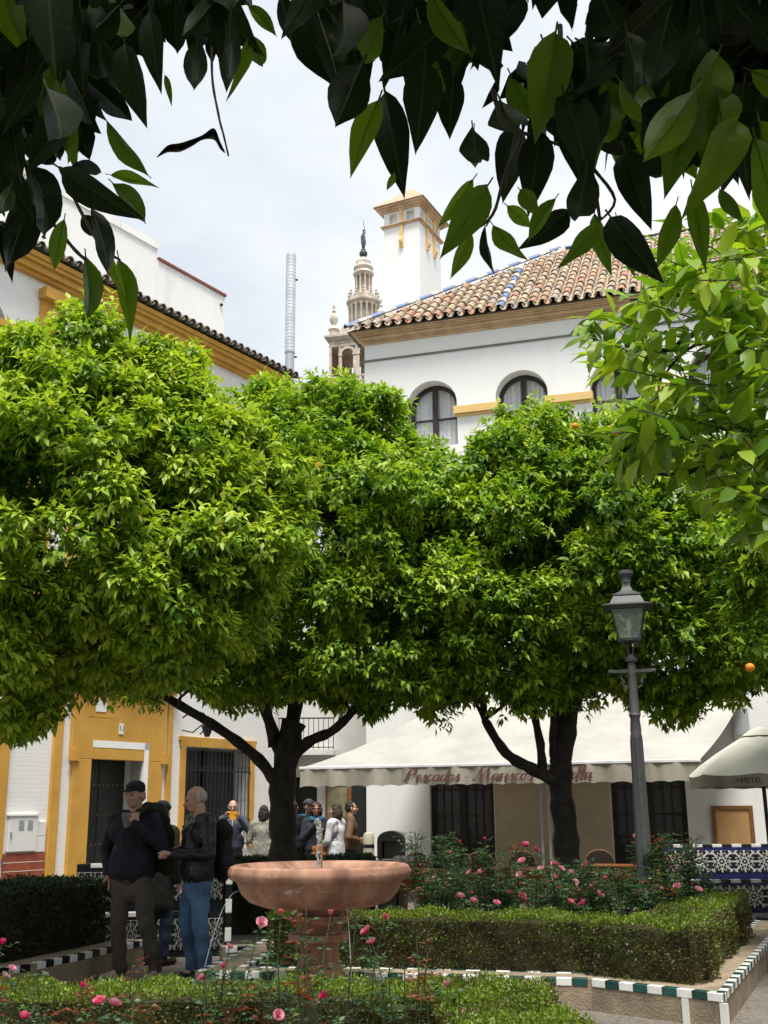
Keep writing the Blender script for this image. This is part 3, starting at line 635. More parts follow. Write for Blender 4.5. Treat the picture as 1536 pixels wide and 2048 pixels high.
# ------------------------------------------------------------ houses closing the lane
AH = empty('lane_house', (0, 26.9, 0), 0, 'shaded white house in the lane with an iron balcony', 'house')
mb = MB(); facade(mb, -4.6, 1.2, 0, 7.5, [(-2.15, -1.62, 0, 2.3, False)], .4); mb.add([(1.2, 0, 0), (1.2, 6, 0), (1.2, 6, 7.5), (1.2, 0, 7.5)], [(0, 1, 2, 3)]); mb.add([(-4.6, 0, 7.5), (1.2, 0, 7.5), (1.2, 6, 7.5), (-4.6, 6, 7.5)], [(0, 1, 2, 3)])
mb.build('wall', M['grey_wall'], AH)
MB().box(-2.15, -1.62, .3, .34, 0, 2.3).build('door', M['black_door'], AH); MB().box(-2.36, -2.16, -.04, .02, 0, 2.45).build('door_post', M['brown_wood'], AH)
bl = link('balcony', None, AH); bl.location = (-1.75, 0, 2.78)
MB().box(-.75, .55, -.55, .05, 0, .12).build('slab', M['grey_wall'], bl); MB().box(-.75, .55, -.55, -.52, .82, .85).box(-.75, .55, -.55, -.52, .16, .18).build('handrail', M['iron'], bl)
for k in range(12): MB().box(-.74 + k * .115, -.725 + k * .115, -.542, -.528, .12, .82).build('bar', M['iron'], bl)
MB().box(-1.32, -.25, -.06, .02, 0, 2.5).build('pier', M['grey_wall'], AH)
def framed(name, label, cat, x0_, x1_, z0_, z1_, Y, fm, im, group=None):
    e_ = empty(name, ((x0_ + x1_) / 2, Y, (z0_ + z1_) / 2), 0, label, cat, group); a, c = (x1_ - x0_) / 2, (z1_ - z0_) / 2
    MB().box(-a, -a + .05, -.03, .02, -c, c).box(a - .05, a, -.03, .02, -c, c).box(-a + .05, a - .05, -.03, .02, -c, -c + .05).box(-a + .05, a - .05, -.03, .02, c - .05, c).build('frame', fm, e_)
    MB().box(-a + .05, a - .05, -.01, .02, -c + .05, c - .05).build('panel', im, e_); return e_
framed('menu_board', 'brown framed menu board on the lane wall under the awning', 'sign', -1.42, -.86, 1.05, 2.15, 26.80, M['brown_wood'], mat('faded_poster', (.30, .27, .16), .8, .3, 6))
framed('blue_plaque', 'narrow blue framed notice on the lane wall', 'sign', -.80, -.58, 1.35, 2.12, 26.80, mat('blue_frame', (.05, .07, .16), .6), mat('notice_paper', (.35, .36, .40), .8, .2, 14))
# dark side doorway of the white building
SD = empty('side_doorway', (-.42, 23.4, 0), R(-17), 'tall dark open doorway at the corner beside the white wall', 'door')
MB().box(-.30, .0, .0, .05, 0, 2.5).build('door_leaf', M['black_door'], SD); MB().box(-.36, -.30, -.03, .06, 0, 2.56).build('jamb', M['brown_wood'], SD)

# ------------------------------------------------------------ unseen houses added behind the viewer and at the side to shade the plaza
def plain_house(label, loc, rz, L, D_, H, n):
    t = empty('unseen_shade_house', loc, rz, label, 'house', 'unseen houses added for shade'); mb = MB(); facade(mb, -L / 2, L / 2, 0, H, [(-L / 2 + (i + .3) * L / n, -L / 2 + (i + .7) * L / n, 1.0, 2.8, False) for i in range(n)], .3)
    mb.add([(-L / 2, .3, 0), (L / 2, .3, 0), (L / 2, .3, H), (-L / 2, .3, H)], [(0, 1, 2, 3)]); mb.box(-L / 2, L / 2, .31, D_, 0, H); mb.build('wall', M['white_wall'], t)
    MB().box(-L / 2 - .3, L / 2 + .3, -.4, D_ + .3, H + .003, H + .2).build('eaves', M['old_tile'], t); MB().box(-L / 2, L / 2, -.03, .0, 0, .9).build('dado', M['ochre'], t)
    for i in range(n): MB().box(-L / 2 + (i + .28) * L / n, -L / 2 + (i + .72) * L / n, .1, .16, .95, 2.85).build('shutter', M['dark_wood'], t)
plain_house('unseen white house with an ochre dado, added behind the viewer for shade', (-2, -11, 0), R(180), 30, 8, 11.5, 8)
plain_house('unseen white house with an ochre dado, added past the bench for shade', (14.0, 6, 0), R(-90), 26, 8, 11.5, 7)
# ------------------------------------------------------------ foliage
def unit(a): return a / np.maximum(np.linalg.norm(a, axis=-1, keepdims=True), 1e-9)
def leaf_arrays(P, D, N, L, W, droop=0.12, fold=0.10, fine=False):
    """leaf blades: base points P, directions D, upper-side normals N, lengths L, widths W -> verts, tris"""
    D = unit(D); S = unit(np.cross(D, N)); N = np.cross(S, D); k = len(P); L = L[:, None]; W = W[:, None]
    if not np.isscalar(droop): droop = droop[:, None]
    if not fine:
        V = np.stack([P, P + D * .42 * L - S * W * .5 + N * fold * W, P + D * .42 * L + S * W * .5 + N * fold * W, P + D * .46 * L - N * fold * W, P + D * L - N * droop * L], 1)
        F = np.array([(0, 2, 3), (0, 3, 1), (3, 2, 4), (3, 4, 1)])
    else:
        V = np.stack([P, P + D * .25 * L - S * W * .42 + N * fold * W, P + D * .25 * L + S * W * .42 + N * fold * W, P + D * .27 * L, P + D * .62 * L - S * W * .42 + N * (fold * W - droop * .35 * L), P + D * .62 * L + S * W * .42 + N * (fold * W - droop * .35 * L), P + D * .62 * L - N * droop * .35 * L, P + D * .97 * L - N * droop * L], 1)
        F = np.array([(0, 2, 3), (0, 3, 1), (1, 3, 6), (1, 6, 4), (3, 2, 5), (3, 5, 6), (4, 6, 7), (6, 5, 7)])
    nv = V.shape[1]
    T = (F[None] + (np.arange(k) * nv)[:, None, None]).reshape(-1, 3)
    return V.reshape(-1, 3), T, nv
def rosettes(C, A, n, leafL, rng, young=None, spread=(0.45, 1.45), hang=0.62):
    """n leaves round each shoot tip C with axis A"""
    k = len(C); A = unit(A)
    u = unit(np.cross(A, rng.normal(size=(k, 3)))); v = np.cross(A, u)
    j = np.arange(n); ph = j * 2.399 + rng.uniform(0, 6.28, (k, 1)); th = np.linspace(spread[0], spread[1], n)[None] + rng.normal(0, .18, (k, n))
    rad = u[:, None] * np.cos(ph)[..., None] + v[:, None] * np.sin(ph)[..., None]
    D = A[:, None] * np.cos(th)[..., None] + rad * np.sin(th)[..., None]
    D[..., 2] -= hang * rng.uniform(.2, 1.6, (k, n)); D = unit(D)
    P = C[:, None] - A[:, None] * (np.linspace(0, 1, n)[None, :, None] * leafL * 1.0) + rng.normal(0, .012, (k, n, 3))
    N = unit(A[:, None] * .9 + np.array([0, 0, .8]) + rng.normal(0, .2, (k, n, 3)))
    L = leafL * rng.uniform(.65, 1.2, (k, n)); W = L * rng.uniform(.40, .52, (k, n))
    sh = rng.beta(2.0, 2.6, (k, 1)) if young is None else young[:, None]
    t = np.clip(sh * .55 + rng.normal(.0, .07, (k, n)) + .46 * (1 - np.linspace(0, 1, n))[None] + .07, 0, 1)  # leaves behind each young tip tinted darker, adding shade to their age colour
    return P.reshape(-1, 3), D.reshape(-1, 3), N.reshape(-1, 3), L.ravel(), W.ravel(), t.ravel()
def lobes_points(lobes, n, rng, rmin=.80, rmax=1.0):
    """points over the outside of a union of ellipsoids, with outward normals"""
    lob = np.array(lobes, float); area = (lob[:, 3] * lob[:, 4] + lob[:, 4] * lob[:, 5] + lob[:, 3] * lob[:, 5]); pr = area / area.sum()
    out = []; nrm = []; tot = 0
    while tot < n:
        k = rng.choice(len(lob), n * 2, p=pr); d = unit(rng.normal(size=(n * 2, 3)))
        wob = 1 + .10 * np.sin(d[:, 0] * 5 + k) * np.sin(d[:, 1] * 4.3 + 2 * k) + .07 * np.sin(d[:, 2] * 9 + k)
        r = (rmin + (rmax - rmin) * rng.random(n * 2) ** .6) * wob
        p = lob[k, :3] + d * lob[k, 3:] * r[:, None]
        keep = np.ones(len(p), bool)
        for i in range(len(lob)):
            q = np.linalg.norm((p - lob[i, :3]) / lob[i, 3:], axis=1); keep &= (k == i) | (q > .80)
        nn = unit(d / lob[k, 3:]); out.append(p[keep]); nrm.append(nn[keep]); tot += keep.sum()
    return np.concatenate(out)[:n], np.concatenate(nrm)[:n]
def crown(name, parent, lobes, n_clump, clump_r, shoots, leaves, leafL, seed, fine=False, zmin=None, keep=None, young=.45, m=None, inner=0):
    rng = np.random.default_rng(seed)
    C, Nn = lobes_points(lobes, n_clump, rng, .68, .97)
    if keep is not None: q = keep(C); C, Nn = C[q], Nn[q]
    k = len(C)
    # shoots over each clump's outer half
    d = unit(rng.normal(size=(k, shoots, 3)) * .75 + Nn[:, None] * .65 + np.array([0, 0, .25]))
    cr = clump_r * rng.uniform(.6, 1.35, (k, 1, 1))
    S = C[:, None] + d * cr * np.array([1, 1, .85]) * rng.uniform(.55, 1.05, (k, shoots, 1))
    A = unit(d * .8 + np.array([0, 0, .35]) + rng.normal(0, .3, (k, shoots, 3)))
    yg = np.clip(young + rng.normal(0, .16, (k, 1)) + rng.normal(0, .2, (k, shoots)), 0, 1)
    S = S.reshape(-1, 3); A = A.reshape(-1, 3); yg = yg.ravel()
    if zmin is not None: q = S[:, 2] > zmin(S); S, A, yg = S[q], A[q], yg[q]
    P, D, N, L, W, t = rosettes(S, A, leaves, leafL, rng, yg)
    if inner:      # older leaves filling the inside, tinted dark for shade
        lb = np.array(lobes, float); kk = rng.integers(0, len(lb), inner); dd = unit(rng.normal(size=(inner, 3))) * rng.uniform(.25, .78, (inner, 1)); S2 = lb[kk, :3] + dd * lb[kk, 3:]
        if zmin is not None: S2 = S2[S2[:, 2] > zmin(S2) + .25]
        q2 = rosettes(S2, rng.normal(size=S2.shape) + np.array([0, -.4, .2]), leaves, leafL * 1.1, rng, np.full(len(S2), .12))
        P, D, N, L, W, t = [np.concatenate(z) for z in zip((P, D, N, L, W, t), q2)]
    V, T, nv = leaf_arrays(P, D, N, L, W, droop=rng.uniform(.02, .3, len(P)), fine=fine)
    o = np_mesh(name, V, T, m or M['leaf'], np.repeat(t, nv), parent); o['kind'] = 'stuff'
    return o, C
def limb(mb, pts, r0, r1, n=8, wob=.04):
    """bent limb through pts, tapering, slightly knotty"""
    pts = [Vector(p) for p in pts]; q = []
    for i in range(len(pts) - 1):
        p0, p1, p2, p3 = pts[max(i - 1, 0)], pts[i], pts[i + 1], pts[min(i + 2, len(pts) - 1)]
        for k in range(5):
            t = k / 5; q.append(.5 * ((2 * p1) + (p2 - p0) * t + (2 * p0 - 5 * p1 + 4 * p2 - p3) * t * t + (3 * p1 - p0 - 3 * p2 + p3) * t ** 3))
    q.append(pts[-1]); m = len(q)
    rad = [(r0 + (r1 - r0) * i / (m - 1)) * (1 + .10 * math.sin(i * 2.1 + r0 * 50)) for i in range(m)]
    q = [p + Vector((random.gauss(0, 1), random.gauss(0, 1), random.gauss(0, .3))) * wob * rad[i] for i, p in enumerate(q)]
    mb.tube(q, rad, n); return q
def orange_tree(base, trunk, limbs, lobes, label, seed, n_clump=170, clump_r=.42, shoots=46, leaves=8, leafL=.105, n_twig=60, keep=None, zmin=None, fine=False, young=.53, fruit=(), inner=1500):
    t = empty('orange_tree', base, 0, label, 'tree', 'orange trees of the plaza'); bx = Vector(base)
    mb = MB(); q = limb(mb, [Vector(p) - bx for p, r in trunk], trunk[0][1], trunk[-1][1], 12)
    mb.build('trunk', M['bark'], t, smooth=True)
    ends = [q[-1]]
    for pts, r0, r1 in limbs:
        mb = MB(); qq = limb(mb, [Vector(p) - bx for p in pts], r0, r1, 9); ends += qq[-8:]; mb.build('limb', M['bark'], t, smooth=True)
    lob = [(a - bx.x, b - bx.y, c - bx.z, d, e, f) for a, b, c, d, e, f in lobes]
    kp = (lambda C: keep(C + np.array(bx))) if keep else None
    zm = (lambda S: zmin(S + np.array(bx)) - bx.z) if zmin else None
    o, C = crown('crown', t, lob, n_clump, clump_r, shoots, leaves, leafL, seed, fine, zm, kp, young, inner=inner)
    mb = MB()
    for i in range(min(n_twig, len(C))):
        c = Vector(C[i * len(C) // min(n_twig, len(C))]); e = min(ends, key=lambda p: (p - c).length); d = c - e
        mid = e + d * .5 + Vector((random.uniform(-.12, .12), random.uniform(-.12, .12), -.06 * d.length))
        limb(mb, [e, mid, c], .030, .007, 5)
    b = mb.build('branches', M['bark'], t, smooth=True); b['kind'] = 'stuff'
    for p in fruit: MB().ico((0, 0, 0), (.042, .042, .040), 2).build('orange', M['orange'], t, smooth=True, loc=Vector(p) - bx)
    return t
# tree behind the fountain
orange_tree((-1.25, 14.0, 0), [((-1.25, 14.0, -.1), .18), ((-1.24, 14.0, .5), .145), ((-1.25, 14, 1.2), .135), ((-1.26, 14, 1.9), .15), ((-1.15, 14.02, 2.6), .15)],
    [([(-1.32, 13.95, 1.85), (-1.55, 13.85, 2.15), (-2.0, 13.7, 2.5), (-2.6, 13.5, 2.85), (-3.2, 13.4, 3.2)], .08, .04),
     ([(-1.22, 14, 2.1), (-.95, 13.9, 2.35), (-.6, 13.7, 2.5), (-.2, 13.6, 2.9)], .085, .04),
     ([(-1.2, 14.02, 2.3), (-1.1, 14.2, 3.0), (-.8, 14.3, 4.0), (-.6, 14.2, 5.2)], .11, .04),
     ([(-1.28, 14, 2.2), (-1.6, 14.2, 3.0), (-1.9, 14.3, 4.0)], .09, .04), ([(-1.4, 13.95, 2.3), (-1.42, 13.9, 2.6), (-1.5, 13.8, 3.0)], .05, .03)],
    [(-.95, 14.0, 4.8, 1.95, 1.8, 2.0), (.05, 13.6, 3.9, 1.30, 1.45, 1.30), (-2.3, 13.8, 4.3, 1.45, 1.5, 1.6), (-.75, 13.9, 6.0, 1.15, 1.1, .95), (.15, 13.9, 5.15, 1.05, 1.1, .95), (-2.0, 13.6, 5.9, 1.0, 1.0, .8)],
    'orange tree with a forked dark trunk just behind the pink fountain', 3, n_clump=520, clump_r=.36, shoots=30, leaves=9, leafL=.104,
    zmin=lambda S: 2.50 + .25 * np.sin(S[:, 0] * 2.3 + 1) + .12 * np.sin(S[:, 0] * 7) + .25 * (S[:, 0] < -1.0), fruit=[at(638, 931, 12.25), at(576, 909, 12.3)])
# tree behind the roses
orange_tree((2.16, 14.0, 0), [((2.2, 14.0, -.1), .165), ((2.17, 14, .6), .13), ((2.15, 14, 1.3), .122), ((2.13, 14, 1.95), .135), ((2.25, 14, 2.7), .13)],
    [([(2.1, 13.95, 1.85), (1.75, 13.9, 2.02), (1.45, 13.85, 2.2), (1.2, 13.8, 2.6)], .085, .05), ([(1.9, 13.92, 1.95), (1.88, 13.9, 2.3), (1.8, 13.9, 2.8)], .06, .045),
     ([(2.2, 14, 2.5), (2.5, 14, 3.2), (3.1, 14, 4.2)], .13, .05), ([(2.2, 14, 2.5), (2.1, 14.1, 3.5), (2.1, 14.1, 5.0)], .12, .05), ([(2.05, 14, 2.1), (2.02, 13.8, 2.35), (2.05, 13.7, 2.8)], .05, .04)],
    [(2.2, 14.0, 4.55, 1.65, 1.6, 1.75), (3.5, 14.0, 4.3, 1.5, 1.5, 1.6), (1.5, 13.8, 4.1, 1.2, 1.3, 1.3), (3.2, 14.1, 5.5, 1.4, 1.2, 1.0)],
    'orange tree rising behind the rose bed beside the lamp post', 5, n_clump=520, clump_r=.36, shoots=30, leaves=9, leafL=.104,
    zmin=lambda S: 2.47 + .18 * np.sin(S[:, 0] * 2.7) + .12 * np.sin(S[:, 0] * 8 + 1), fruit=[at(1150, 852, 12.6), at(1216, 858, 12.7), at(1232, 866, 12.7), at(1418, 909, 12.4)])
# big tree nearer the house, trunk outside the frame
orange_tree((-4.2, 9.6, 0), [((-4.2, 9.6, -.1), .22), ((-4.2, 9.6, 1.0), .17), ((-4.15, 9.6, 2.3), .16)],
    [([(-4.15, 9.6, 2.2), (-3.6, 9.6, 2.7), (-2.9, 9.6, 3.1), (-2.2, 9.6, 3.6)], .10, .04), ([(-4.1, 9.6, 2.3), (-3.7, 9.7, 3.4), (-3.2, 9.7, 4.8)], .10, .04)],
    [(-3.1, 9.7, 4.1, 1.9, 1.6, 1.6), (-2.0, 9.8, 3.75, 1.05, 1.2, 1.15), (-2.65, 9.9, 5.05, 1.0, 1.0, .85), (-3.6, 9.6, 3.0, 1.1, 1.1, .8), (-1.7, 10.0, 4.3, .85, .9, .85), (-3.7, 9.7, 4.9, .9, 1, .85), (-2.95, 9.1, 4.4, .85, .7, .85)],
    'broad orange tree with pale new shoots shading the men in front of the house', 8, n_clump=460, clump_r=.31, shoots=34, leaves=9, young=.76, leafL=.098,
    zmin=lambda S: 2.30 + .20 * np.sin(S[:, 0] * 3.1 + .5) + .14 * np.sin(S[:, 0] * 9 + 2) + .55 * np.clip((S[:, 0] + 2.4) / 1.2, 0, 1))
# tree at the edge by the lamp side
orange_tree((5.3, 10.6, 0), [((5.3, 10.6, -.1), .2), ((5.3, 10.6, 1.0), .16), ((5.2, 10.6, 2.2), .15)],
    [([(5.2, 10.6, 2.1), (4.8, 10.6, 2.8), (4.2, 10.6, 3.4)], .09, .04)],
    [(4.75, 10.6, 3.7, 1.25, 1.4, 1.5), (4.9, 10.6, 2.9, 1.15, 1.2, .7)],
    'orange tree at the plaza edge near the blue tiled bench', 13, n_clump=150, clump_r=.34, shoots=32, leaves=9,
    keep=lambda C: C[:, 0] < 5.6, zmin=lambda S: 2.35 + .15 * np.sin(S[:, 0] * 5), fruit=[at(1500, 1335, 9.7)])

# two unseen orange trees added out of frame to shade the corners
orange_tree((-7.0, 13.8, 0), [((-7.0, 13.8, -.1), .2), ((-7.0, 13.8, 1.2), .16), ((-6.95, 13.8, 2.6), .15)], [([(-6.95, 13.8, 2.4), (-6.5, 13.9, 3.2), (-6.0, 14, 3.9)], .09, .04)],
    [(-6.7, 13.9, 4.3, 1.9, 1.9, 1.7)], 'unseen orange tree added for shade beyond the broad one, by the house', 14, n_clump=110, clump_r=.5, shoots=24, leaves=8, leafL=.13, inner=600)
orange_tree((7.6, 14.6, 0), [((7.6, 14.6, -.1), .2), ((7.6, 14.6, 1.2), .16), ((7.55, 14.6, 2.6), .15)], [([(7.55, 14.6, 2.4), (7.1, 14.6, 3.2), (6.7, 14.6, 3.9)], .09, .04)],
    [(7.3, 14.6, 4.3, 1.8, 1.9, 1.7)], 'unseen orange tree added for shade outside the frame past the parasol', 15, n_clump=110, clump_r=.5, shoots=24, leaves=8, leafL=.13, inner=600)
# ------------------------------------------------------------ low tiled kerbs
TILE_L, TILE_G = .126, .004
def box_mesh(name, sx, sy, sz, m, bevel=.004): return MB().box(-sx / 2, sx / 2, -sy / 2, sy / 2, -sz / 2, sz / 2).mesh(name, m, bevel=bevel)
KT = {k: box_mesh('kerb_tile', TILE_L - TILE_G, .065, .060, M['tile_' + k]) for k in ('white', 'green', 'black')}
def offset_poly(pts, w):
    out = []
    for i, p in enumerate(pts):
        p = Vector(p); dirs = []
        if i > 0: dirs.append((p - Vector(pts[i - 1])).normalized())
        if i < len(pts) - 1: dirs.append((Vector(pts[i + 1]) - p).normalized())
        n = sum((Vector((-d.y, d.x)) for d in dirs), Vector((0, 0))).normalized(); c = n.dot(Vector((-dirs[0].y, dirs[0].x)))
        out.append(p + n * w / max(c, .4))
    return out
def kerb(name, label, pts, w, h, alt=('white', 'green'), sides=(1, 1)):
    k = empty(name, (pts[0][0], pts[0][1], 0), 0, label, 'kerb'); o = Vector(pts[0])
    A = [Vector(p) - o for p in pts]; B = [Vector(p) - o for p in offset_poly(pts, w)]
    mb = MB()
    for i in range(len(A) - 1):
        a, b, c, d = A[i], A[i + 1], B[i + 1], B[i]
        vs = [(*p, z) for z in (0, h) for p in (a, b, c, d)]
        mb.add(vs, [(4, 5, 6, 7), (0, 1, 5, 4), (2, 3, 7, 6)] + ([(0, 4, 7, 3)] if i == 0 else []) + ([(1, 2, 6, 5)] if i == len(A) - 2 else []))
    mb.build('kerb_wall', M['tan_render'], k)
    for side, line, sg in ((0, A, 1), (1, B, -1)):
        if not sides[side]: continue
        j = 0
        for i in range(len(line) - 1):
            a, b = line[i], line[i + 1]; d = (b - a); n = max(1, int(d.length / TILE_L)); d.normalize(); nn = Vector((-d.y, d.x)) * sg
            for q in range(n):
                c = a + d * (TILE_L * (q + .5) + (((b - a).length - n * TILE_L) / 2)) + nn * .026
                link('kerb_tile', KT[alt[j % 2]], k, (c.x, c.y, h - .026 + random.uniform(-.002, .002)), (0, 0, math.atan2(d.y, d.x) + random.uniform(-.015, .015))); j += 1
    return k
kb = kerb('bed_kerb', 'low tan kerb edged in white and green tiles around the rose bed', [(-1.30, 12.6), (-1.63, 10.12), (-.15, 9.97), (1.61, 9.53), (2.43, 8.73), (3.79, 11.89), (4.7, 14.0)], .34, .235)
for x, y in ((2.43, 8.73), (2.21, 8.945)):
    vt = MB().box(-.026, .026, -.006, .03, .0, .174).build('corner_tile', M['tile_white'], kb); vt.location = (x + 1.30 - .01, y - 12.6 - .002, 0); vt.rotation_euler = (0, 0, R(-44.3))
kerb('hedge_kerb', 'dark shaded kerb with black and white tiles by the dark hedge', [(-2.80, 12.6), (-3.42, 10.73), (-4.6, 8.6)], .30, .25, ('white', 'black'), (0, 1))
sl = MB().add([(-1.2, 10.3, .16), (1.7, 9.8, .16), (2.4, 9.2, .16), (3.6, 12, .16), (4.3, 14, .16), (-.9, 14, .16), (-.9, 12.5, .16)], [(0, 1, 2, 3, 4, 5, 6)]).build('soil', M['soil']); tag(sl, 'dark soil of the rose bed', None, kind='structure')

# ------------------------------------------------------------ clipped hedges
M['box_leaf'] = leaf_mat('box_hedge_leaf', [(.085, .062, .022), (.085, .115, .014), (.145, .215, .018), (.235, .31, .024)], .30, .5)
M['dark_leaf'] = leaf_mat('dark_hedge_leaf', [(.010, .022, .008), (.018, .04, .012), (.03, .06, .015)], .15, .5)  # darker leaf green than the clipped box hedges
M['hedge_core'] = mat('hedge_twigs', (.050, .048, .022), .95, .4, 14, .8, 60)
def hedge(label, boxes, seed, dens=6000, leafL=.023, m='box_leaf', dry=.25, loc=None):
    """boxes: (cx, cy, length, width, z0, z1, rotz); leaves stand off the twiggy core on the top and all sides"""
    rng = np.random.default_rng(seed); c0 = boxes[0]; t = empty('hedge', (c0[0], c0[1], 0), 0, label, 'hedge', 'clipped hedges of the flower beds')
    core = MB(); PP, DD, NN, TT = [], [], [], []
    for cx, cy, L, W, z0, z1, rz in boxes:
        X = Matrix.Translation((cx - c0[0], cy - c0[1], 0)) @ Matrix.Rotation(rz, 4, 'Z')
        core.box(-L / 2 + .05, L / 2 - .05, -W / 2 + .05, W / 2 - .05, z0, z1 - .05, 0, X)
        ca, sa = math.cos(rz), math.sin(rz); H = z1 - z0
        for area, fx in ((L * W, 'T'), (L * H, 'F'), (L * H, 'B'), (W * H, 'l'), (W * H, 'r')):
            n = int(area * dens * (1.3 if fx == 'T' else 1)); u = rng.uniform(-.5, .5, n); v = rng.uniform(0, 1, n)
            lump = .025 * np.sin(u * L * 7 + seed) + .02 * np.sin(u * L * 17 + v * 5) + .015 * np.sin(v * 13 + u * L * 4)
            dep = rng.normal(0, .014, n) + lump * .7 - .015
            if fx == 'T': p = np.stack([u * L, (v - .5) * W, z1 + dep], 1); nn = np.array([0, 0, 1.])
            elif fx in 'FB': s = -1 if fx == 'F' else 1; p = np.stack([u * L, s * (W / 2 + dep), z0 + v * H], 1); nn = np.array([0, s, .35])
            else: s = -1 if fx == 'l' else 1; p = np.stack([s * (L / 2 + dep), u * W, z0 + v * H], 1); nn = np.array([s, 0, .35])
            if fx != 'T':    # bare legs low down
                kp = rng.random(n) < np.clip(.55 + v * .9, 0, 1); p = p[kp]
            d = unit(nn + rng.normal(0, .7, (len(p), 3))); q = unit(np.cross(d, rng.normal(size=(len(p), 3))))
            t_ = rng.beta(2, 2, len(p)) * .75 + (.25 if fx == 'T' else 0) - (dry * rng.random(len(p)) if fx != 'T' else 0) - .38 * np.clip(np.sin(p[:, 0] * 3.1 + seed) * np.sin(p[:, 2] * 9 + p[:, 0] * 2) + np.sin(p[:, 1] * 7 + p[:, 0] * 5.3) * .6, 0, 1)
            RM = np.array([[ca, -sa, 0], [sa, ca, 0], [0, 0, 1]]); off = np.array([cx - c0[0], cy - c0[1], 0])
            PP.append(p @ RM.T + off); DD.append(d @ RM.T); NN.append(q @ RM.T); TT.append(np.clip(t_, 0, 1))
    P, D, N, T_ = map(np.concatenate, (PP, DD, NN, TT)); L_ = leafL * rng.uniform(.7, 1.4, len(P))
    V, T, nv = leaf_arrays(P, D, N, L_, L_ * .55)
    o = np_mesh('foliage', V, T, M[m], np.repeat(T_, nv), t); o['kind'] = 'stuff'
    core.build('twigs', M['hedge_core'], t)
    return t
a1 = math.atan2(9.53 - 9.97, 1.76)
hedge('clipped green hedge along the kerb in front of the pink roses', [(.47, 10.38, 3.05, .48, .16, .665, a1), (2.12, 9.62, .95, .5, .16, .66, R(-40)), (2.95, 11.1, 3.0, .50, .16, .67, R(66))], 21)
hedge('bright clipped hedge at the bottom of the picture with roses behind it', [(-1.1, 6.72, 4.0, .50, 0, .60, R(-1)), (.58, 5.75, 1.8, .62, 0, .595, R(97)), (.42, 6.55, .9, .7, 0, .59, R(-8))], 22, dens=7500, leafL=.020)
hedge('dark hedge below the electricity meter boxes', [(-3.75, 11.7, 2.2, .9, .1, .86, R(68))], 23, dens=3000, leafL=.03, m='dark_leaf')

# ------------------------------------------------------------ pink marble fountain
def marble_mat():
    m, n, l, b = new_mat('pink_marble'); tc = n.new('ShaderNodeTexCoord')
    n1 = n.new('ShaderNodeTexNoise'); n1.inputs['Scale'].default_value = 3.2; n1.inputs['Detail'].default_value = 9; n1.inputs['Roughness'].default_value = .65
    r1 = n.new('ShaderNodeValToRGB'); e = r1.color_ramp.elements; e[0].position = .33; e[0].color = (.29, .130, .085, 1); e[1].position = .66; e[1].color = (.50, .290, .19, 1)
    l.new(tc.outputs['Object'], n1.inputs['Vector']); l.new(n1.outputs['Fac'], r1.inputs['Fac'])
    wv = n.new('ShaderNodeTexNoise'); wv.inputs['Scale'].default_value = 2.3; wv.inputs['Detail'].default_value = 4; wv.inputs['Distortion'].default_value = .8; l.new(tc.outputs['Object'], wv.inputs['Vector'])
    r2 = n.new('ShaderNodeValToRGB'); q = r2.color_ramp.elements; q[0].position = .492; q[0].color = (0, 0, 0, 1); q[1].position = .5; q[1].color = (1, 1, 1, 1); q.new(.508).color = (0, 0, 0, 1)
    l.new(wv.outputs['Fac'], r2.inputs['Fac'])
    m3 = n.new('ShaderNodeTexNoise'); m3.inputs['Scale'].default_value = 2; l.new(tc.outputs['Object'], m3.inputs['Vector'])
    r3 = n.new('ShaderNodeValToRGB'); r3.color_ramp.elements[0].position = .48; r3.color_ramp.elements[1].position = .62; l.new(m3.outputs['Fac'], r3.inputs['Fac'])
    mu = n.new('ShaderNodeMixRGB'); mu.blend_type = 'MULTIPLY'; mu.inputs['Fac'].default_value = 1; l.new(r2.outputs[0], mu.inputs[1]); l.new(r3.outputs[0], mu.inputs[2])
    mx = n.new('ShaderNodeMixRGB'); mx.inputs[2].default_value = (.62, .52, .45, 1); l.new(mu.outputs[0], mx.inputs['Fac']); l.new(r1.outputs[0], mx.inputs[1])
    gr = n.new('ShaderNodeTexNoise'); gr.inputs['Scale'].default_value = 1.6; gr.inputs['Detail'].default_value = 6; mp = n.new('ShaderNodeMapping'); mp.inputs['Scale'].default_value = (3, 3, .5); mp.inputs['Location'].default_value = (3, 1, 0)
    l.new(tc.outputs['Object'], mp.inputs['Vector']); l.new(mp.outputs[0], gr.inputs['Vector'])
    r4 = n.new('ShaderNodeValToRGB'); r4.color_ramp.elements[0].position = .42; r4.color_ramp.elements[0].color = (.45, .40, .37, 1); r4.color_ramp.elements[1].position = .60; l.new(gr.outputs['Fac'], r4.inputs['Fac'])
    m5 = n.new('ShaderNodeMixRGB'); m5.blend_type = 'MULTIPLY'; m5.inputs['Fac'].default_value = .8; l.new(mx.outputs[0], m5.inputs[1]); l.new(r4.outputs[0], m5.inputs[2])
    l.new(m5.outputs[0], b.inputs['Base Color']); b.inputs['Roughness'].default_value = .65
    bp = n.new('ShaderNodeBump'); bp.inputs['Strength'].default_value = .3; bp.inputs['Distance'].default_value = .01; l.new(n1.outputs['Fac'], bp.inputs['Height']); l.new(bp.outputs[0], b.inputs['Normal'])
    return m
M['marble'] = marble_mat()
wm, n_, l_, b_w = new_mat('water'); b_w.inputs['Base Color'].default_value = (.9, .95, .95, 1); b_w.inputs['Roughness'].default_value = .04; b_w.inputs['Transmission Weight'].default_value = 1.0; b_w.inputs['IOR'].default_value = 1.33
M['water'] = wm
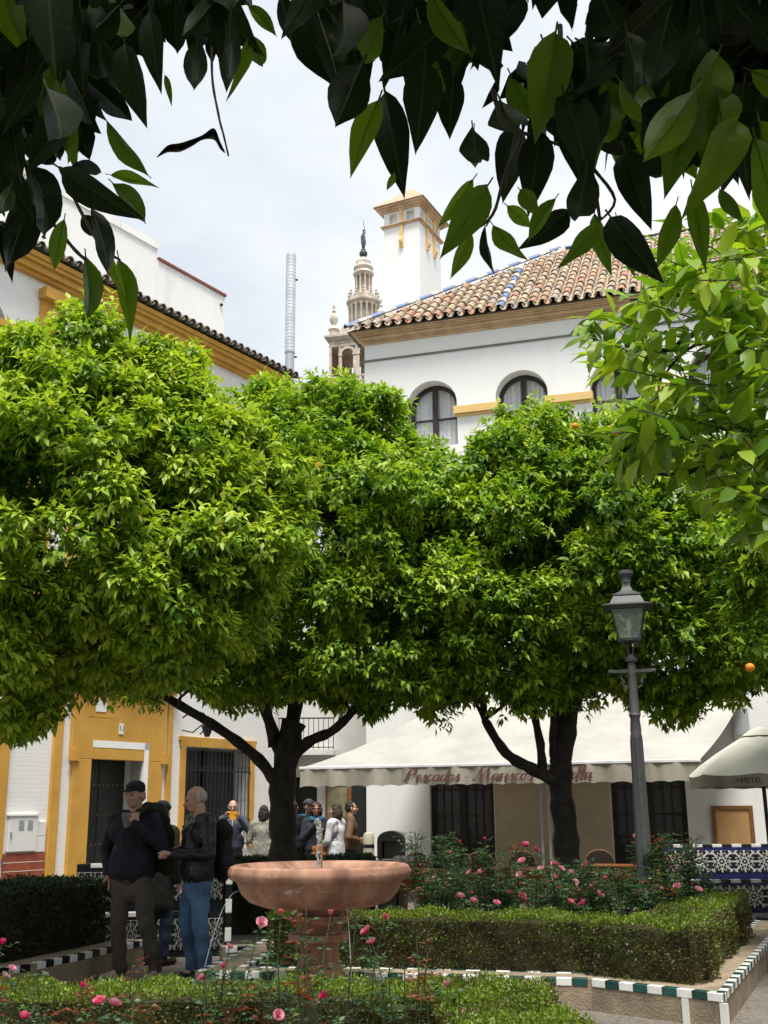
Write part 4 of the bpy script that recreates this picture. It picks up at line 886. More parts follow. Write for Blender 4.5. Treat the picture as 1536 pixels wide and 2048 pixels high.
wf, n_, l_, b_w = new_mat('foaming_water'); b_w.inputs['Base Color'].default_value = (.85, .88, .9, 1); b_w.inputs['Roughness'].default_value = .10; b_w.inputs['Transmission Weight'].default_value = .8; b_w.inputs['IOR'].default_value = 1.33
M['foam'] = wf
FT = empty('fountain', (-.53, 9.2, 0), 0, 'pink marble pedestal fountain with a wide bowl and small water jet', 'fountain')
def rnd_lathe(prof, n, mats, name, parent, lobe=0.0, nl=8):
    mb = MB(); mb.lathe(prof, n)
    if lobe:
        mb.v = [((x * (1 + lobe * math.cos(nl * math.atan2(y, x)))), (y * (1 + lobe * math.cos(nl * math.atan2(y, x)))), z) for x, y, z in mb.v]
    return mb.build(name, mats, parent, smooth=True)
rnd_lathe([(.02, .83), (.28, .812), (.43, .826), (.545, .865), (.61, .925), (.645, 1.005), (.655, 1.02), (.675, 1.025), (.70, 1.035), (.715, 1.065), (.715, 1.095), (.70, 1.125), (.67, 1.138), (.64, 1.132), (.615, 1.11), (.56, 1.02), (.40, .94), (.02, .92)], 96, M['marble'], 'bowl', FT)
rnd_lathe([(.20, .825), (.215, .80), (.215, .775), (.24, .765), (.245, .735), (.225, .715), (.185, .69), (.175, .665), (.18, .64), (.235, .63), (.24, .605), (.235, .58), (.16, .565)], 48, M['marble'], 'collar', FT)
rnd_lathe([(.15, .57), (.145, .50), (.155, .42), (.20, .33), (.28, .26), (.345, .21), (.36, .19), (.36, .16), (.42, .155), (.42, .06)], 48, M['marble'], 'pedestal', FT, .04, 8)
MB().box(-.5, .5, -.5, .5, 0, .058).build('plinth', M['marble'], FT, bevel=.01)
MB().lathe([(.625, 1.085), (.626, 1.086)], 64).build('pool_water', M['water'], FT)
MB().tube([(.015, 0, .92), (.015, 0, 1.40)], .008, 6).build('nozzle', mat('copper_nozzle', (.35, .28, .18), .4, metal=.7), FT)
mb = MB(); random.seed(5)
mb.tube([(-.005, 0, 1.08), (-.012, 0, 1.16), (-.02, 0, 1.24), (-.01, 0, 1.33), (0, 0, 1.42), (.004, 0, 1.47)], [.012, .008, .007, .009, .013, .007], 10)
for k in range(60):
    a = random.random(); z = 1.09 + .39 * a; r = .003 + .006 * random.random() + .003 * a; mb.ico((random.gauss(-.008, .007 + .007 * a), random.gauss(0, .01), z), (r, r, r * random.uniform(1, 2)), 1)
mb.build('water_jet', M['foam'], FT, smooth=True)
def trickle(p0, dx, dy, z1, r=.005):
    pts = []
    for k in range(14):
        t = k / 13; pts.append((p0[0] + dx * t, p0[1] + dy * t, p0[2] + (z1 - p0[2]) * t * t + random.gauss(0, .002)))
    MB().tube(pts, [r * random.uniform(.6, 1.4) for _ in pts], 6).build('water_trickle', M['foam'], FT, smooth=True)
trickle((-.60, -.25, .96), -.26, -.08, .28, .0028); trickle((.22, -.47, .88), .05, -.12, .30, .0032)
MB().lathe([(.008, -.02), (.022, 0), (.022, .01), (.012, .012)], 10, M=Matrix.Translation((.22, -.45, .885)) @ Matrix.Rotation(R(90), 4, 'X')).build('spout', M['bronze'], FT)
# white and green tiled basin step left of the pedestal
st = empty('basin_step', (-1.6, 9.62, 0), 0, 'white stone step with green tiles beside the fountain foot', 'kerb')
MB().box(0, .75, -.16, .16, 0, .165).build('slab', M['grey_wall'], st, bevel=.01)
for k in range(6): link('kerb_tile', KT['white' if k % 2 else 'green'], st, (.065 + k * .125, -.135, .14))

# ------------------------------------------------------------ street lamp
SL = empty('street_lamp', (2.55, 11.6, 0), R(-14), 'grey iron lamp post with a four sided glass lantern', 'street lamp'); SL.scale = (.86, .86, .925)
MB().lathe([(.20, 0), (.20, .25), (.15, .3), (.13, .75), (.15, .8), (.09, .86), (.080, 1.2), (.066, 2.4), (.072, 2.42), (.062, 2.46), (.066, 2.50), (.055, 2.62), (.072, 2.66), (.055, 2.70), (.052, 3.1)], 16).build('post', M['lamp_iron'], SL, smooth=True)
for k in range(8):
    a = 2 * math.pi * k / 8; MB().tube([(.082 * math.cos(a), .082 * math.sin(a), .9), (.065 * math.cos(a), .065 * math.sin(a), 2.4)], .010, 5).build('flute', M['lamp_iron'], SL)
mb = MB(); mb.tube([(-.25, 0, 3.145), (.25, 0, 3.145)], .022, 8); mb.ico((-.26, 0, 3.145), .03, 1); mb.ico((.26, 0, 3.145), .03, 1); mb.box(-.235, .235, -.028, .028, 3.128, 3.162); mb.build('ladder_bar', M['lamp_iron'], SL)
for s in (-1, 1): MB().tube([(s * .06, 0, 2.96), (s * .10, 0, 2.98), (s * .12, 0, 3.03), (s * .095, 0, 3.05), (s * .09, 0, 3.02), (s * .13, 0, 3.07), (s * .14, 0, 3.12)], .010, 5).build('scroll', M['lamp_iron'], SL)
MB().lathe([(.055, 3.1), (.05, 3.2), (.04, 3.24), (.075, 3.255), (.08, 3.29), (.05, 3.30), (.045, 3.33)], 14).build('neck', M['lamp_iron'], SL, smooth=True)
for k in range(4):
    a = R(45) + k * R(90); c, s = math.cos(a), math.sin(a); MB().tube([(.03 * c, .03 * s, 3.33), (.05 * c, .05 * s, 3.40), (.10 * c, .10 * s, 3.44), (.155 * c, .155 * s, 3.50)], .010, 5).build('cradle_arm', M['lamp_iron'], SL)
zb, zt, wb, wt = 3.50, 3.86, .115, .20
mb = MB()
for sx, sy in ((-1, -1), (1, -1), (1, 1), (-1, 1)): mb.tube([(sx * wb, sy * wb, zb - .03), (sx * wt, sy * wt, zt)], .012, 4)
for w, z in ((wb, zb), (wt, zt - .03)):
    for a, b in (((-w, -w), (w, -w)), ((w, -w), (w, w)), ((w, w), (-w, w)), ((-w, w), (-w, -w))): mb.tube([(*a, z), (*b, z)], .011, 4)
mb.build('lantern_frame', M['lamp_iron'], SL)
M['lamp_glass'] = glass_mat('lamp_glass', (.45, .55, .5), .38, .12)
for a, b in (((-1, -1), (1, -1)), ((1, -1), (1, 1)), ((1, 1), (-1, 1)), ((-1, 1), (-1, -1))):
    MB().add([(a[0] * wb, a[1] * wb, zb), (b[0] * wb, b[1] * wb, zb), (b[0] * wt, b[1] * wt, zt), (a[0] * wt, a[1] * wt, zt)], [(0, 1, 2, 3)]).build('lantern_pane', M['lamp_glass'], SL)
mb = MB(); q = math.sqrt(2)
mb.lathe([(.30 * q, 3.855), (.302 * q, 3.865), (.205 * q, 3.895), (.20 * q, 3.90), (.155 * q, 3.985), (.165 * q, 3.99), (.162 * q, 4.005)], 4, a0=R(45)); mb.lathe([(.155 * q, 4.0), (.10, 4.05), (.068, 4.10), (.06, 4.16)], 4, a0=R(45)); mb.lathe([(.058, 4.15), (.058, 4.20), (.09, 4.25), (.088, 4.29), (.05, 4.285)], 16)
mb.build('lantern_roof', M['lamp_iron'], SL)
MB().lathe([(.025, 3.50), (.03, 3.60)], 10).build('lamp_holder', M['cream_plastic'], SL); MB().lathe([(.02, 3.60), (.035, 3.65), (.035, 3.70), (.02, 3.74), (.004, 3.75)], 12).build('bulb', mat('milky_bulb', (.8, .8, .78), .2), SL, smooth=True)

# ------------------------------------------------------------ glazed tile benches
def azulejo_mat(name, dark, blue, light=(.62, .63, .60)):
    """one panel of tracery in the object's x,z square (side 1): rosette, ring of petals, corner stars"""
    m, n, l, b = new_mat(name); tc = n.new('ShaderNodeTexCoord'); sp = n.new('ShaderNodeSeparateXYZ'); l.new(tc.outputs['Object'], sp.inputs[0])
    def mth(op, a, b_=None):
        q = n.new('ShaderNodeMath'); q.operation = op
        for i, v in enumerate((a, b_)):
            if v is None: continue
            if isinstance(v, (int, float)): q.inputs[i].default_value = v
            else: l.new(v, q.inputs[i])
        return q.outputs[0]
    x, z = sp.outputs['X'], sp.outputs['Z']
    r = mth('SQRT', mth('ADD', mth('MULTIPLY', x, x), mth('MULTIPLY', z, z))); th = mth('ARCTAN2', z, x)
    pet = mth('COSINE', mth('MULTIPLY', th, 8)); pet12 = mth('COSINE', mth('MULTIPLY', th, 16))
    ring = lambda c, w: mth('LESS_THAN', mth('ABSOLUTE', mth('SUBTRACT', r, c)), w)
    a1 = mth('LESS_THAN', mth('ABSOLUTE', mth('SUBTRACT', r, mth('ADD', .24, mth('MULTIPLY', pet, .05)))), .022)
    a2 = mth('LESS_THAN', mth('ABSOLUTE', mth('SUBTRACT', r, mth('ADD', .37, mth('MULTIPLY', pet12, .05)))), .022)
    spokes = mth('MULTIPLY', mth('GREATER_THAN', pet, .80), mth('MULTIPLY', mth('GREATER_THAN', r, .27), mth('LESS_THAN', r, .62)))
    core = mth('LESS_THAN', r, .045); ring1 = ring(.15, .025)
    ax = mth('ABSOLUTE', x); az = mth('ABSOLUTE', z); cr = mth('SQRT', mth('ADD', mth('POWER', mth('SUBTRACT', ax, .5), 2), mth('POWER', mth('SUBTRACT', az, .5), 2)))
    star = mth('LESS_THAN', mth('ABSOLUTE', mth('SUBTRACT', cr, .16)), .025)
    tot = a1
    for q in (a2, spokes, core, ring1, star): tot = mth('MAXIMUM', tot, q)
    mx = n.new('ShaderNodeMixRGB'); mx.inputs[2].default_value = (*light, 1); l.new(tot, mx.inputs['Fac'])
    m2 = n.new('ShaderNodeMixRGB'); m2.inputs[1].default_value = (*dark, 1); m2.inputs[2].default_value = (*blue, 1); l.new(mth('LESS_THAN', cr, .15), m2.inputs['Fac']); l.new(m2.outputs[0], mx.inputs[1])
    l.new(mx.outputs[0], b.inputs['Base Color']); b.inputs['Roughness'].default_value = .22
    return m
M['azulejo_blue'] = azulejo_mat('blue_tracery_tile', (.012, .013, .02), (.02, .025, .15)); M['azulejo_dark'] = azulejo_mat('dark_tracery_tile', (.012, .013, .014), (.02, .02, .025), (.24, .24, .23))
def panel_tile(name, m): return MB().box(-.492, .492, -.02, .02, -.492, .492).mesh(name, m, bevel=.01)
PT_B, PT_D = panel_tile('panel_tile', M['azulejo_blue']), panel_tile('panel_tile', M['azulejo_dark'])
def bench(label, loc, rz, n, cell, PT, frame, rows=((.10, .34), (.60, .30)), edge=('white', 'black')):
    t = empty('tiled_bench', loc, rz, label, 'bench', 'glazed tile benches'); Lb = n * cell
    MB().box(0, Lb, 0, .45, 0, .44).box(0, Lb, .36, .52, .44, .94).build('bench_body', frame, t)
    for i in range(n):
        for z0, hh, y in ((.07, .33, -.004), (.56, .33, .356)):
            link('panel_tile', PT, t, ((i + .5) * cell, y, z0 + hh / 2), None, (cell, .3, hh))
    k = 0; e = {c: box_mesh('edge_tile', .148, .12, .05, M['tile_' + c]) for c in edge}
    for i in range(int(Lb / .15)):
        link('edge_tile', e[edge[i % 2]], t, (.075 + i * .15, .04, .455)); link('edge_tile', e[edge[(i + 1) % 2]], t, (.075 + i * .15, .42, .955))
    return t
bench('blue and white patterned tile bench beside the parasol', (4.30, 17.85, 0), R(-3), 6, .35, PT_B, M['tile_blue'])
lb = bench('dark patterned tile bench behind the two men', (-3.45, 12.9, 0), R(10), 9, .183, PT_D, M['tile_black'])
for x, cell in ((1.42, 0),):
    for k in range(6): link('post_tile', box_mesh('post_tile', .07, .07, .145, M['tile_white' if k % 2 else 'tile_black']), lb, (x + .28, -.01, .075 + k * .15))
kerb('bench_kerb', 'black and white tiled kerb running behind the fountain pedestal', [(-1.75, 12.55), (-.2, 12.9)], .2, .16, ('white', 'black'), (1, 0))
# ------------------------------------------------------------ restaurant awning
RBM = Matrix.Translation((-.4, 23, 0)) @ Matrix.Rotation(R(-17), 4, 'Z')
AW = empty('awning', RBM @ Vector((3.2, 0, 0)), R(-17), 'wide white canvas awning lettered with seafood names over the terrace', 'awning')
AX = 3.2
def aw_s(u, v): l = -.23 + 1.75 * v ** .92; r = 6.55 + .8 * v; return l + (r - l) * u - AX
NU, NV = 60, 10; vs = []; fs = []
for j in range(NV + 1):
    v = j / NV
    for i in range(NU + 1):
        u = i / NU; vs.append((aw_s(u, v), -3.0 + 2.95 * v, 2.27 + 1.30 * v - .10 * math.sin(math.pi * v) + (.010 * math.sin(u * 44) - .03 * abs(math.sin(u * math.pi * 6)) ** .5) * math.sin(math.pi * v)))
for j in range(NV):
    for i in range(NU): a = j * (NU + 1) + i; fs.append((a, a + 1, a + NU + 2, a + NU + 1))
MB().add(vs, fs).build('canvas', M['awning'], AW, smooth=True)
def val_y(s): return -3.045 + .010 * math.sin(s * 14) + .006 * math.sin(s * 31 + 1)
vs = []; fs = []; N = 220
for i in range(N + 1):
    s = -.23 + 6.78 * i / N; zb = 1.925 + .030 * abs(math.sin(math.pi * (s + .23) / .30)) ** .6 * 1.0
    for k in range(4): z = 2.245 + (zb - 2.245) * k / 3; vs.append((s - AX, val_y(s) * (1) - .0 + .02 * k / 3 * math.sin(s * 9), z))
for i in range(N):
    for k in range(3): a = i * 4 + k; fs.append((a, a + 4, a + 5, a + 1))
MB().add(vs, fs).build('valance', M['valance'], AW, smooth=True)
MB().box(-.25 - AX, 6.57 - AX, -3.06, -2.98, 2.235, 2.285).build('front_bar', mat('white_aluminium', (.75, .76, .77), .35), AW, bevel=.008)
MB().box(-.20 - AX, 6.5 - AX, -3.035, -3.0, 2.20, 2.232).build('under_bar', M['steel_dark'], AW)
for s in (1.6, 6.9): MB().tube([(s - AX, -.05, 2.9), (s - AX - .5, -1.5, 2.45), (s - AX - .5, -2.98, 2.24)], .025, 8).build('arm', M['steel_dark'], AW)
for s in (3.92, 4.05): MB().tube([(s - AX, -2.6, 0), (s - AX, -2.6, 2.35)], .022, 8).build('prop', M['steel_dark'], AW)
GL = {'P': (.78, [[(.34, .93), (.25, .5), (.17, .08), (.07, 0), (-.02, .1)], [(-.12, .62), (-.06, .86), (.2, 1.0), (.55, .98), (.7, .78), (.56, .55), (.34, .48), (.24, .56)]]),
      'M': (1.05, [[(-.05, .12), (.03, 0), (.13, .1), (.24, .6), (.32, .98)], [(.32, .98), (.38, .5), (.42, .03)], [(.42, .03), (.6, .58), (.78, .98)], [(.78, .98), (.79, .5), (.86, .05), (.94, .02), (1.04, .16)]]),
      'e': (.36, [[(0, .2), (.2, .28), (.3, .42), (.22, .5), (.1, .4), (.06, .18), (.15, .01), (.28, .05), (.38, .2)]]),
      's': (.33, [[(0, .14), (.14, .36), (.21, .52), (.24, .3), (.25, .1), (.15, 0), (.04, .07)], [(.2, .02), (.35, .16)]]),
      'c': (.36, [[(.32, .4), (.22, .5), (.1, .4), (.06, .18), (.15, .01), (.28, .05), (.38, .18)]]),
      'a': (.45, [[(.34, .42), (.22, .5), (.09, .38), (.05, .14), (.13, .01), (.26, .16), (.36, .5)], [(.36, .5), (.32, .14), (.37, .01), (.47, .16)]]),
      'd': (.45, [[(.34, .42), (.22, .5), (.09, .38), (.05, .14), (.13, .01), (.26, .16), (.36, .5)], [(.48, 1.02), (.40, .6), (.33, .12), (.38, .01), (.47, .16)]]),
      'o': (.42, [[(.22, .5), (.08, .38), (.05, .15), (.15, 0), (.28, .12), (.32, .36), (.22, .5)], [(.26, .44), (.34, .38), (.43, .42)]]),
      'r': (.34, [[(0, .2), (.1, .5), (.1, .3), (.06, 0)], [(.08, .25), (.18, .44), (.32, .48)]]),
      'i': (.22, [[(0, .16), (.11, .5), (.07, .14), (.12, .01), (.23, .16)], [(.17, .68), (.18, .72)]]),
      'l': (.25, [[(0, .14), (.18, .62), (.22, .96), (.15, .97), (.09, .5), (.08, .12), (.14, .01), (.26, .16)]]),
      '-': (.42, [[(.06, .27), (.36, .27)]]), ' ': (.22, [])}
def cat_rom(p, n=6):
    out = []
    for i in range(len(p) - 1):
        a, b, c, d = p[max(i - 1, 0)], p[i], p[i + 1], p[min(i + 2, len(p) - 1)]
        for k in range(n):
            t = k / n; out.append(tuple(.5 * (2 * b[q] + (c[q] - a[q]) * t + (2 * a[q] - 5 * b[q] + 4 * c[q] - d[q]) * t * t + (3 * b[q] - a[q] - 3 * c[q] + d[q]) * t ** 3) for q in (0, 1)))
    out.append(tuple(p[-1])); return out
txt = 'Pescados - Mariscos - Paella'; adv = sum(GL[c][0] for c in txt); S0, S1 = 1.66, 4.86; ux = (S1 - S0) / adv; uz = .215
x = 0
words_ = []; cur = MB()
for ch in txt + ' ':
    if ch == ' ':
        if cur.v: words_.append(cur); cur = MB()
    w, strokes = GL[ch]
    for st_ in strokes:
        pts = cat_rom(st_); q = []
        for i, (px, pz) in enumerate(pts):
            a, b = pts[max(i - 1, 0)], pts[min(i + 1, len(pts) - 1)]; d = Vector((b[0] - a[0], b[1] - a[1])); d = d.normalized() if d.length else Vector((1, 0))
            wd = .027 + .036 * max(0, -d.y if True else 0) + .012 * abs(d.y); nrm = Vector((-d.y, d.x)) * wd
            q.append(((px + nrm.x, pz + nrm.y), (px - nrm.x, pz - nrm.y)))
        vv = []
        for a, b in q:
            for (gx, gz) in (a, b):
                sx = S0 + (x + gx + .22 * (gz - .3)) * ux; vv.append((sx - AX, val_y(sx) - .028, 2.00 + gz * uz))
        cur.add(vv, [(2 * i, 2 * i + 1, 2 * i + 3, 2 * i + 2) for i in range(len(q) - 1)])
    x += w
for w_ in words_: w_.build('lettering', M['lettering'], AW)

# ------------------------------------------------------------ parasol
PS = empty('parasol', (5.42, 16.5, 0), 0, 'cream parasol with dark lettering on its valance', 'parasol')
NS = 8; rP = 1.05; mb = MB(); vs = [(0, 0, 2.60)]; fs = []
for ring, (rr, z) in enumerate(((.28, 2.50), (.6, 2.30), (.85, 2.12), (1.0, 1.985))):
    for k in range(NS * 4):
        a = 2 * math.pi * k / (NS * 4) + R(22.5); f = 1 - .045 * abs(math.sin(NS * (a - R(22.5)) / 2)) * rr; vs.append((rr * rP * f * math.cos(a), rr * rP * f * math.sin(a), z - .03 * rr * abs(math.sin(NS * (a - R(22.5)) / 2))))
n4 = NS * 4
for k in range(n4): fs.append((0, 1 + k, 1 + (k + 1) % n4))
for r_ in range(3):
    for k in range(n4): a = 1 + r_ * n4; fs.append((a + k, a + n4 + k, a + n4 + (k + 1) % n4, a + (k + 1) % n4))
M['parasol'] = mat('cream_parasol_cloth', (.58, .57, .50), .85, .07, 3)
mb.add(vs, fs).build('canopy', M['parasol'], PS, smooth=True)
MB().lathe([(.26, 2.53), (.14, 2.62), (.03, 2.66)], 16).build('vent_cap', M['parasol'], PS, smooth=True)
vs = []; fs = []
for k in range(n4 + 1):
    x_, y_, z_ = vs0 = mb.v[1 + 3 * n4 + k % n4]; vs += [(x_ * 1.003, y_ * 1.003, z_ - .002), (x_ * .985, y_ * .985, 1.80 + .015 * (k % 2))]
for k in range(n4): fs.append((2 * k, 2 * k + 2, 2 * k + 3, 2 * k + 1))
MB().add(vs, fs).build('valance', M['valance'], PS, smooth=True)
pa = Vector((-.52, -.905, 0)) * rP * .95
text_mesh('AMSTEL', .10, M['tile_black'], 'lettering', PS, (-.52, -.965, 1.885), (R(90), 0, R(-22)), .002)
MB().tube([(0, 0, 0), (-.02, 0, 2.62)], .028, 10).build('pole', M['dark_wood'], PS); MB().lathe([(.28, 0), (.28, .06), (.05, .1)], 16).build('base', M['iron'], PS)
for k in range(8):
    a = 2 * math.pi * k / 8 + R(22.5); MB().tube([(0, 0, 2.2), (.5 * math.cos(a), .5 * math.sin(a), 2.3)], .008, 4).build('rib', M['dark_wood'], PS)
# ------------------------------------------------------------ wooden panel on the wall
pb = empty('wood_panel', RBM @ Vector((6.96, -.06, 1.20)), R(-17), 'pale wooden board leaning on the wall behind the blue bench', 'board')
MB().box(-.29, .29, 0, .02, -.33, .30).build('board', M['pale_wood'], pb); MB().box(-.36, -.29, -.02, .03, -.40, .36).box(.29, .36, -.02, .03, -.40, .36).box(-.29, .29, -.02, .03, .30, .36).box(-.29, .29, -.02, .03, -.40, -.33).build('frame', M['brown_wood'], pb)
cb = empty('cable_box', RBM @ Vector((7.25, -.04, 3.0)), R(-17), 'grey utility box high on the wall above the parasol', 'box')
MB().box(-.14, .14, -.06, .03, -.25, .3).box(-.1, .1, -.07, -.062, -.2, .25).build('housing', M['steel'], cb, bevel=.01)

# ------------------------------------------------------------ terrace tables and chairs
def table(label, loc, rz, w=.8, dpt=.8):
    t = empty('terrace_table', loc, rz, label, 'table', 'restaurant terrace tables')
    MB().box(-w / 2, w / 2, -dpt / 2, dpt / 2, .71, .74).build('table_top', M['brown_wood'], t)
    c = MB(); q = w / 2 + .012
    c.box(-q, q, -q, q, .741, .747)
    for s, ax in ((-1, 0), (1, 0), (-1, 1), (1, 1)):
        vs = []
        for i in range(13):
            u = -q + 2 * q * i / 12; d = q + .012 * math.sin(i * 2.2)
            for z in (.747, .60, .50 - .02 * math.sin(i * 1.7)):
                e = 0 if z > .7 else .015 * math.sin(i * 2.2); vs.append((u, s * (d + e), z) if ax == 0 else (s * (d + e), u, z))
        c.add(vs, [(3 * i + k, 3 * i + 3 + k, 3 * i + 4 + k, 3 * i + 1 + k) for i in range(12) for k in (0, 1)])
    c.build('tablecloth', M['cloth_orange'], t)
    for sx in (-1, 1):
        for sy in (-1, 1): MB().box(sx * (w / 2 - .06) - .02, sx * (w / 2 - .06) + .02, sy * (dpt / 2 - .06) - .02, sy * (dpt / 2 - .06) + .02, 0, .71).build('leg', M['brown_wood'], t)
    return t
table('orange clothed terrace table set with a row of glasses', (.42, 16.0, 0), R(-10)); table('orange clothed terrace table at the middle of the rose bed', (1.75, 16.2, 0), R(-15)); table('orange clothed terrace table near the second doorway', (3.35, 16.8, 0), R(-17))
def chair_proto():
    t = empty('terrace_chair', (0, 0, 0), 0, 'dark cane terrace chair', 'chair', 'cane chairs of the restaurant terrace')
    MB().box(-.21, .21, -.21, .21, .43, .47).build('seat', M['cane'], t, bevel=.015)
    back = [(-.20, .47), (.20, .47), (.21, .75)] + [(.21 * math.cos(math.pi * k / 8), .75 + .17 * math.sin(math.pi * k / 8)) for k in range(1, 8)] + [(-.21, .75)]
    MB().prism(back, .185, .21).build('backrest', M['cane'], t)
    MB().tube([(x, .2, z) for x, z in back[1:]], .016, 6).build('back_frame', M['brown_wood'], t)
    for sx in (-1, 1):
        for sy in (-1, 1): MB().tube([(sx * .18, sy * .18, .45), (sx * .2, sy * .2, 0)], .015, 6).build('leg', M['brown_wood'], t)
    return t
def copy_tree(o, parent=None):
    c = o.copy(); COL.objects.link(c); c.parent = parent
    for ch in list(o.children): copy_tree(ch, c)
    return c
ch0 = chair_proto()
spots = [((1.35, 17.1, 0), 175, 'dark cane chair in front of the first doorway'), ((.95, 16.6, 0), 100, 'dark cane chair between the glasses table and the first doorway'), ((2.05, 17.3, 0), 190, 'dark cane chair behind the middle orange table'), ((2.75, 16.4, 0), -80, 'dark cane chair just behind the tree trunk'), ((3.2, 17.6, 0), 170, 'dark cane chair behind the table near the second doorway'), ((4.0, 17.2, 0), -95, 'dark cane chair next to the blue tiled bench'), ((.45, 17.1, 0), 185, 'dark cane chair behind the row of glasses')]
for i, (p, a, lab) in enumerate(spots):
    o = ch0 if i == 0 else copy_tree(ch0); o.location = p; o.rotation_euler = (0, 0, R(a + 180)); o['label'] = lab
M['clear_glass'] = glass_mat('clear_glass', (.85, .88, .88), .30, .04)
gm = MB().lathe([(.032, 0), (.032, .004), (.005, .008), (.005, .08), (.02, .095), (.038, .13), (.036, .17), (.031, .19)], 12, cap=False).mesh('wine_glass', M['clear_glass'], smooth=True)
for k in range(9):
    o = link('wine_glass', gm, None, (.12 + (k % 5) * .095 + .03 * (k // 5), 15.82 + .16 * (k // 5), .748)); tag(o, 'empty wine glass in the row on the orange clothed table', 'glass', 'wine glasses on the terrace table')
bn = empty('litter_bin', (.07, 18.0, 0), R(-8), 'black litter bin with an arched opening beside the cream bollard', 'bin')
po = [(-.20, 0), (.20, 0), (.20, 1.05)] + [(.20 * math.cos(math.pi * k / 10), 1.10 + .13 * math.sin(math.pi * k / 10)) for k in range(11)] + [(-.20, 1.05)]
MB().box(-.20, .20, -.16, .16, 0, .82).build('body', M['black_plastic'], bn, bevel=.02)
MB().box(-.20, -.13, -.16, .16, .82, 1.08).box(.13, .20, -.16, .16, .82, 1.08).prism([(-.20, 1.08), (.20, 1.08)] + [(.20 * math.cos(math.pi * k / 10), 1.09 + .14 * math.sin(math.pi * k / 10)) for k in range(11)], -.16, .16).build('hood', M['black_plastic'], bn); MB().box(-.13, .13, .13, .155, .82, 1.08).build('back_plate', M['cream_plastic'], bn)
bo = empty('bollard', (-.28, 18.0, 0), 0, 'cream cylindrical bollard with a dark band near the bin', 'bollard')
MB().lathe([(.085, 0), (.085, .98)], 20).build('shaft', M['cream_plastic'], bo, smooth=True); MB().lathe([(.088, .98), (.088, 1.03)], 20).build('band', M['black_plastic'], bo); MB().lathe([(.085, 1.03), (.085, 1.16), (.07, 1.20), (.02, 1.21)], 20).build('cap', M['cream_plastic'], bo, smooth=True)
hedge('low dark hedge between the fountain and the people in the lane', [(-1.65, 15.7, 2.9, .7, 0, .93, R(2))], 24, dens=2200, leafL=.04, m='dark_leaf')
# ------------------------------------------------------------ people
def capsule(mb, p0, p1, r0, r1, flat=1.0, n=12):
    p0, p1 = Vector(p0), Vector(p1); d = p1 - p0; L = d.length; d = d.normalized() if L > 1e-6 else Vector((0, 0, 1))
    pts = []; rad = []
    for k in range(5): a = R(90) * (1 - k / 4.0); pts.append(p0 - d * r0 * math.sin(a) * .98); rad.append(max(r0 * math.cos(a), r0 * .06))
    for k in range(1, 5): pts.append(p0 + d * L * k / 4); rad.append(r0 + (r1 - r0) * k / 4)
    for k in range(1, 5): a = R(90) * k / 4.0; pts.append(p1 + d * r1 * math.sin(a) * .98); rad.append(max(r1 * math.cos(a), r1 * .06))
    b = len(mb.v); mb.tube(pts, rad, n)
    if flat != 1.0:
        for i in range(b, len(mb.v)):
            q = pts[(i - b) // n]; v = mb.v[i]; mb.v[i] = (v[0], q.y + (v[1] - q.y) * flat, v[2])
def blob(name, prims, voxel, m, parent, smooth=3, noise=0.0, nf=14, X=None, loc=None):
    """one continuous surface grown over overlapping limbs and masses"""
    mb = MB()
    for p in prims:
        if p[0] == 'c': capsule(mb, *p[1:])
        else: mb.ico(p[1], p[2], 2, 0, p[3] if len(p) > 3 else None)
    if X: mb.v = [tuple(X @ Vector(v)) for v in mb.v]
    me = bpy.data.meshes.new(name); me.from_pydata(mb.v, [], mb.f)
    t = bpy.data.objects.new('tmp', me); COL.objects.link(t)
    md = t.modifiers.new('r', 'REMESH'); md.mode = 'VOXEL'; md.voxel_size = voxel
    if smooth: ms = t.modifiers.new('s', 'SMOOTH'); ms.iterations = smooth; ms.factor = .5
    out = bpy.data.meshes.new_from_object(t.evaluated_get(bpy.context.evaluated_depsgraph_get())); bpy.data.objects.remove(t)
    n = len(out.vertices); co = np.empty(n * 3, np.float32); out.vertices.foreach_get('co', co); co = co.reshape(-1, 3)
    if noise:
        nn = np.empty(n * 3, np.float32); out.vertices.foreach_get('normal', nn); nn = nn.reshape(-1, 3); s = random.uniform(0, 9)
        w = np.sin(co[:, 2] * nf * 2.4 + 2.5 * np.sin(co[:, 0] * nf + s) + s) * .5 + np.sin(co[:, 0] * nf * 1.7 + co[:, 2] * nf * .9 + co[:, 1] * nf + s) * .5 + np.sin((co[:, 2] - co[:, 0]) * nf * 3.3 + s) * .35
        co = co + nn * (w * noise)[:, None]; out.vertices.foreach_set('co', co.ravel())
    out.materials.clear(); out.materials.append(m); out.polygons.foreach_set('use_smooth', np.ones(len(out.polygons), bool)); out.update()
    return link(name, out, parent, loc)
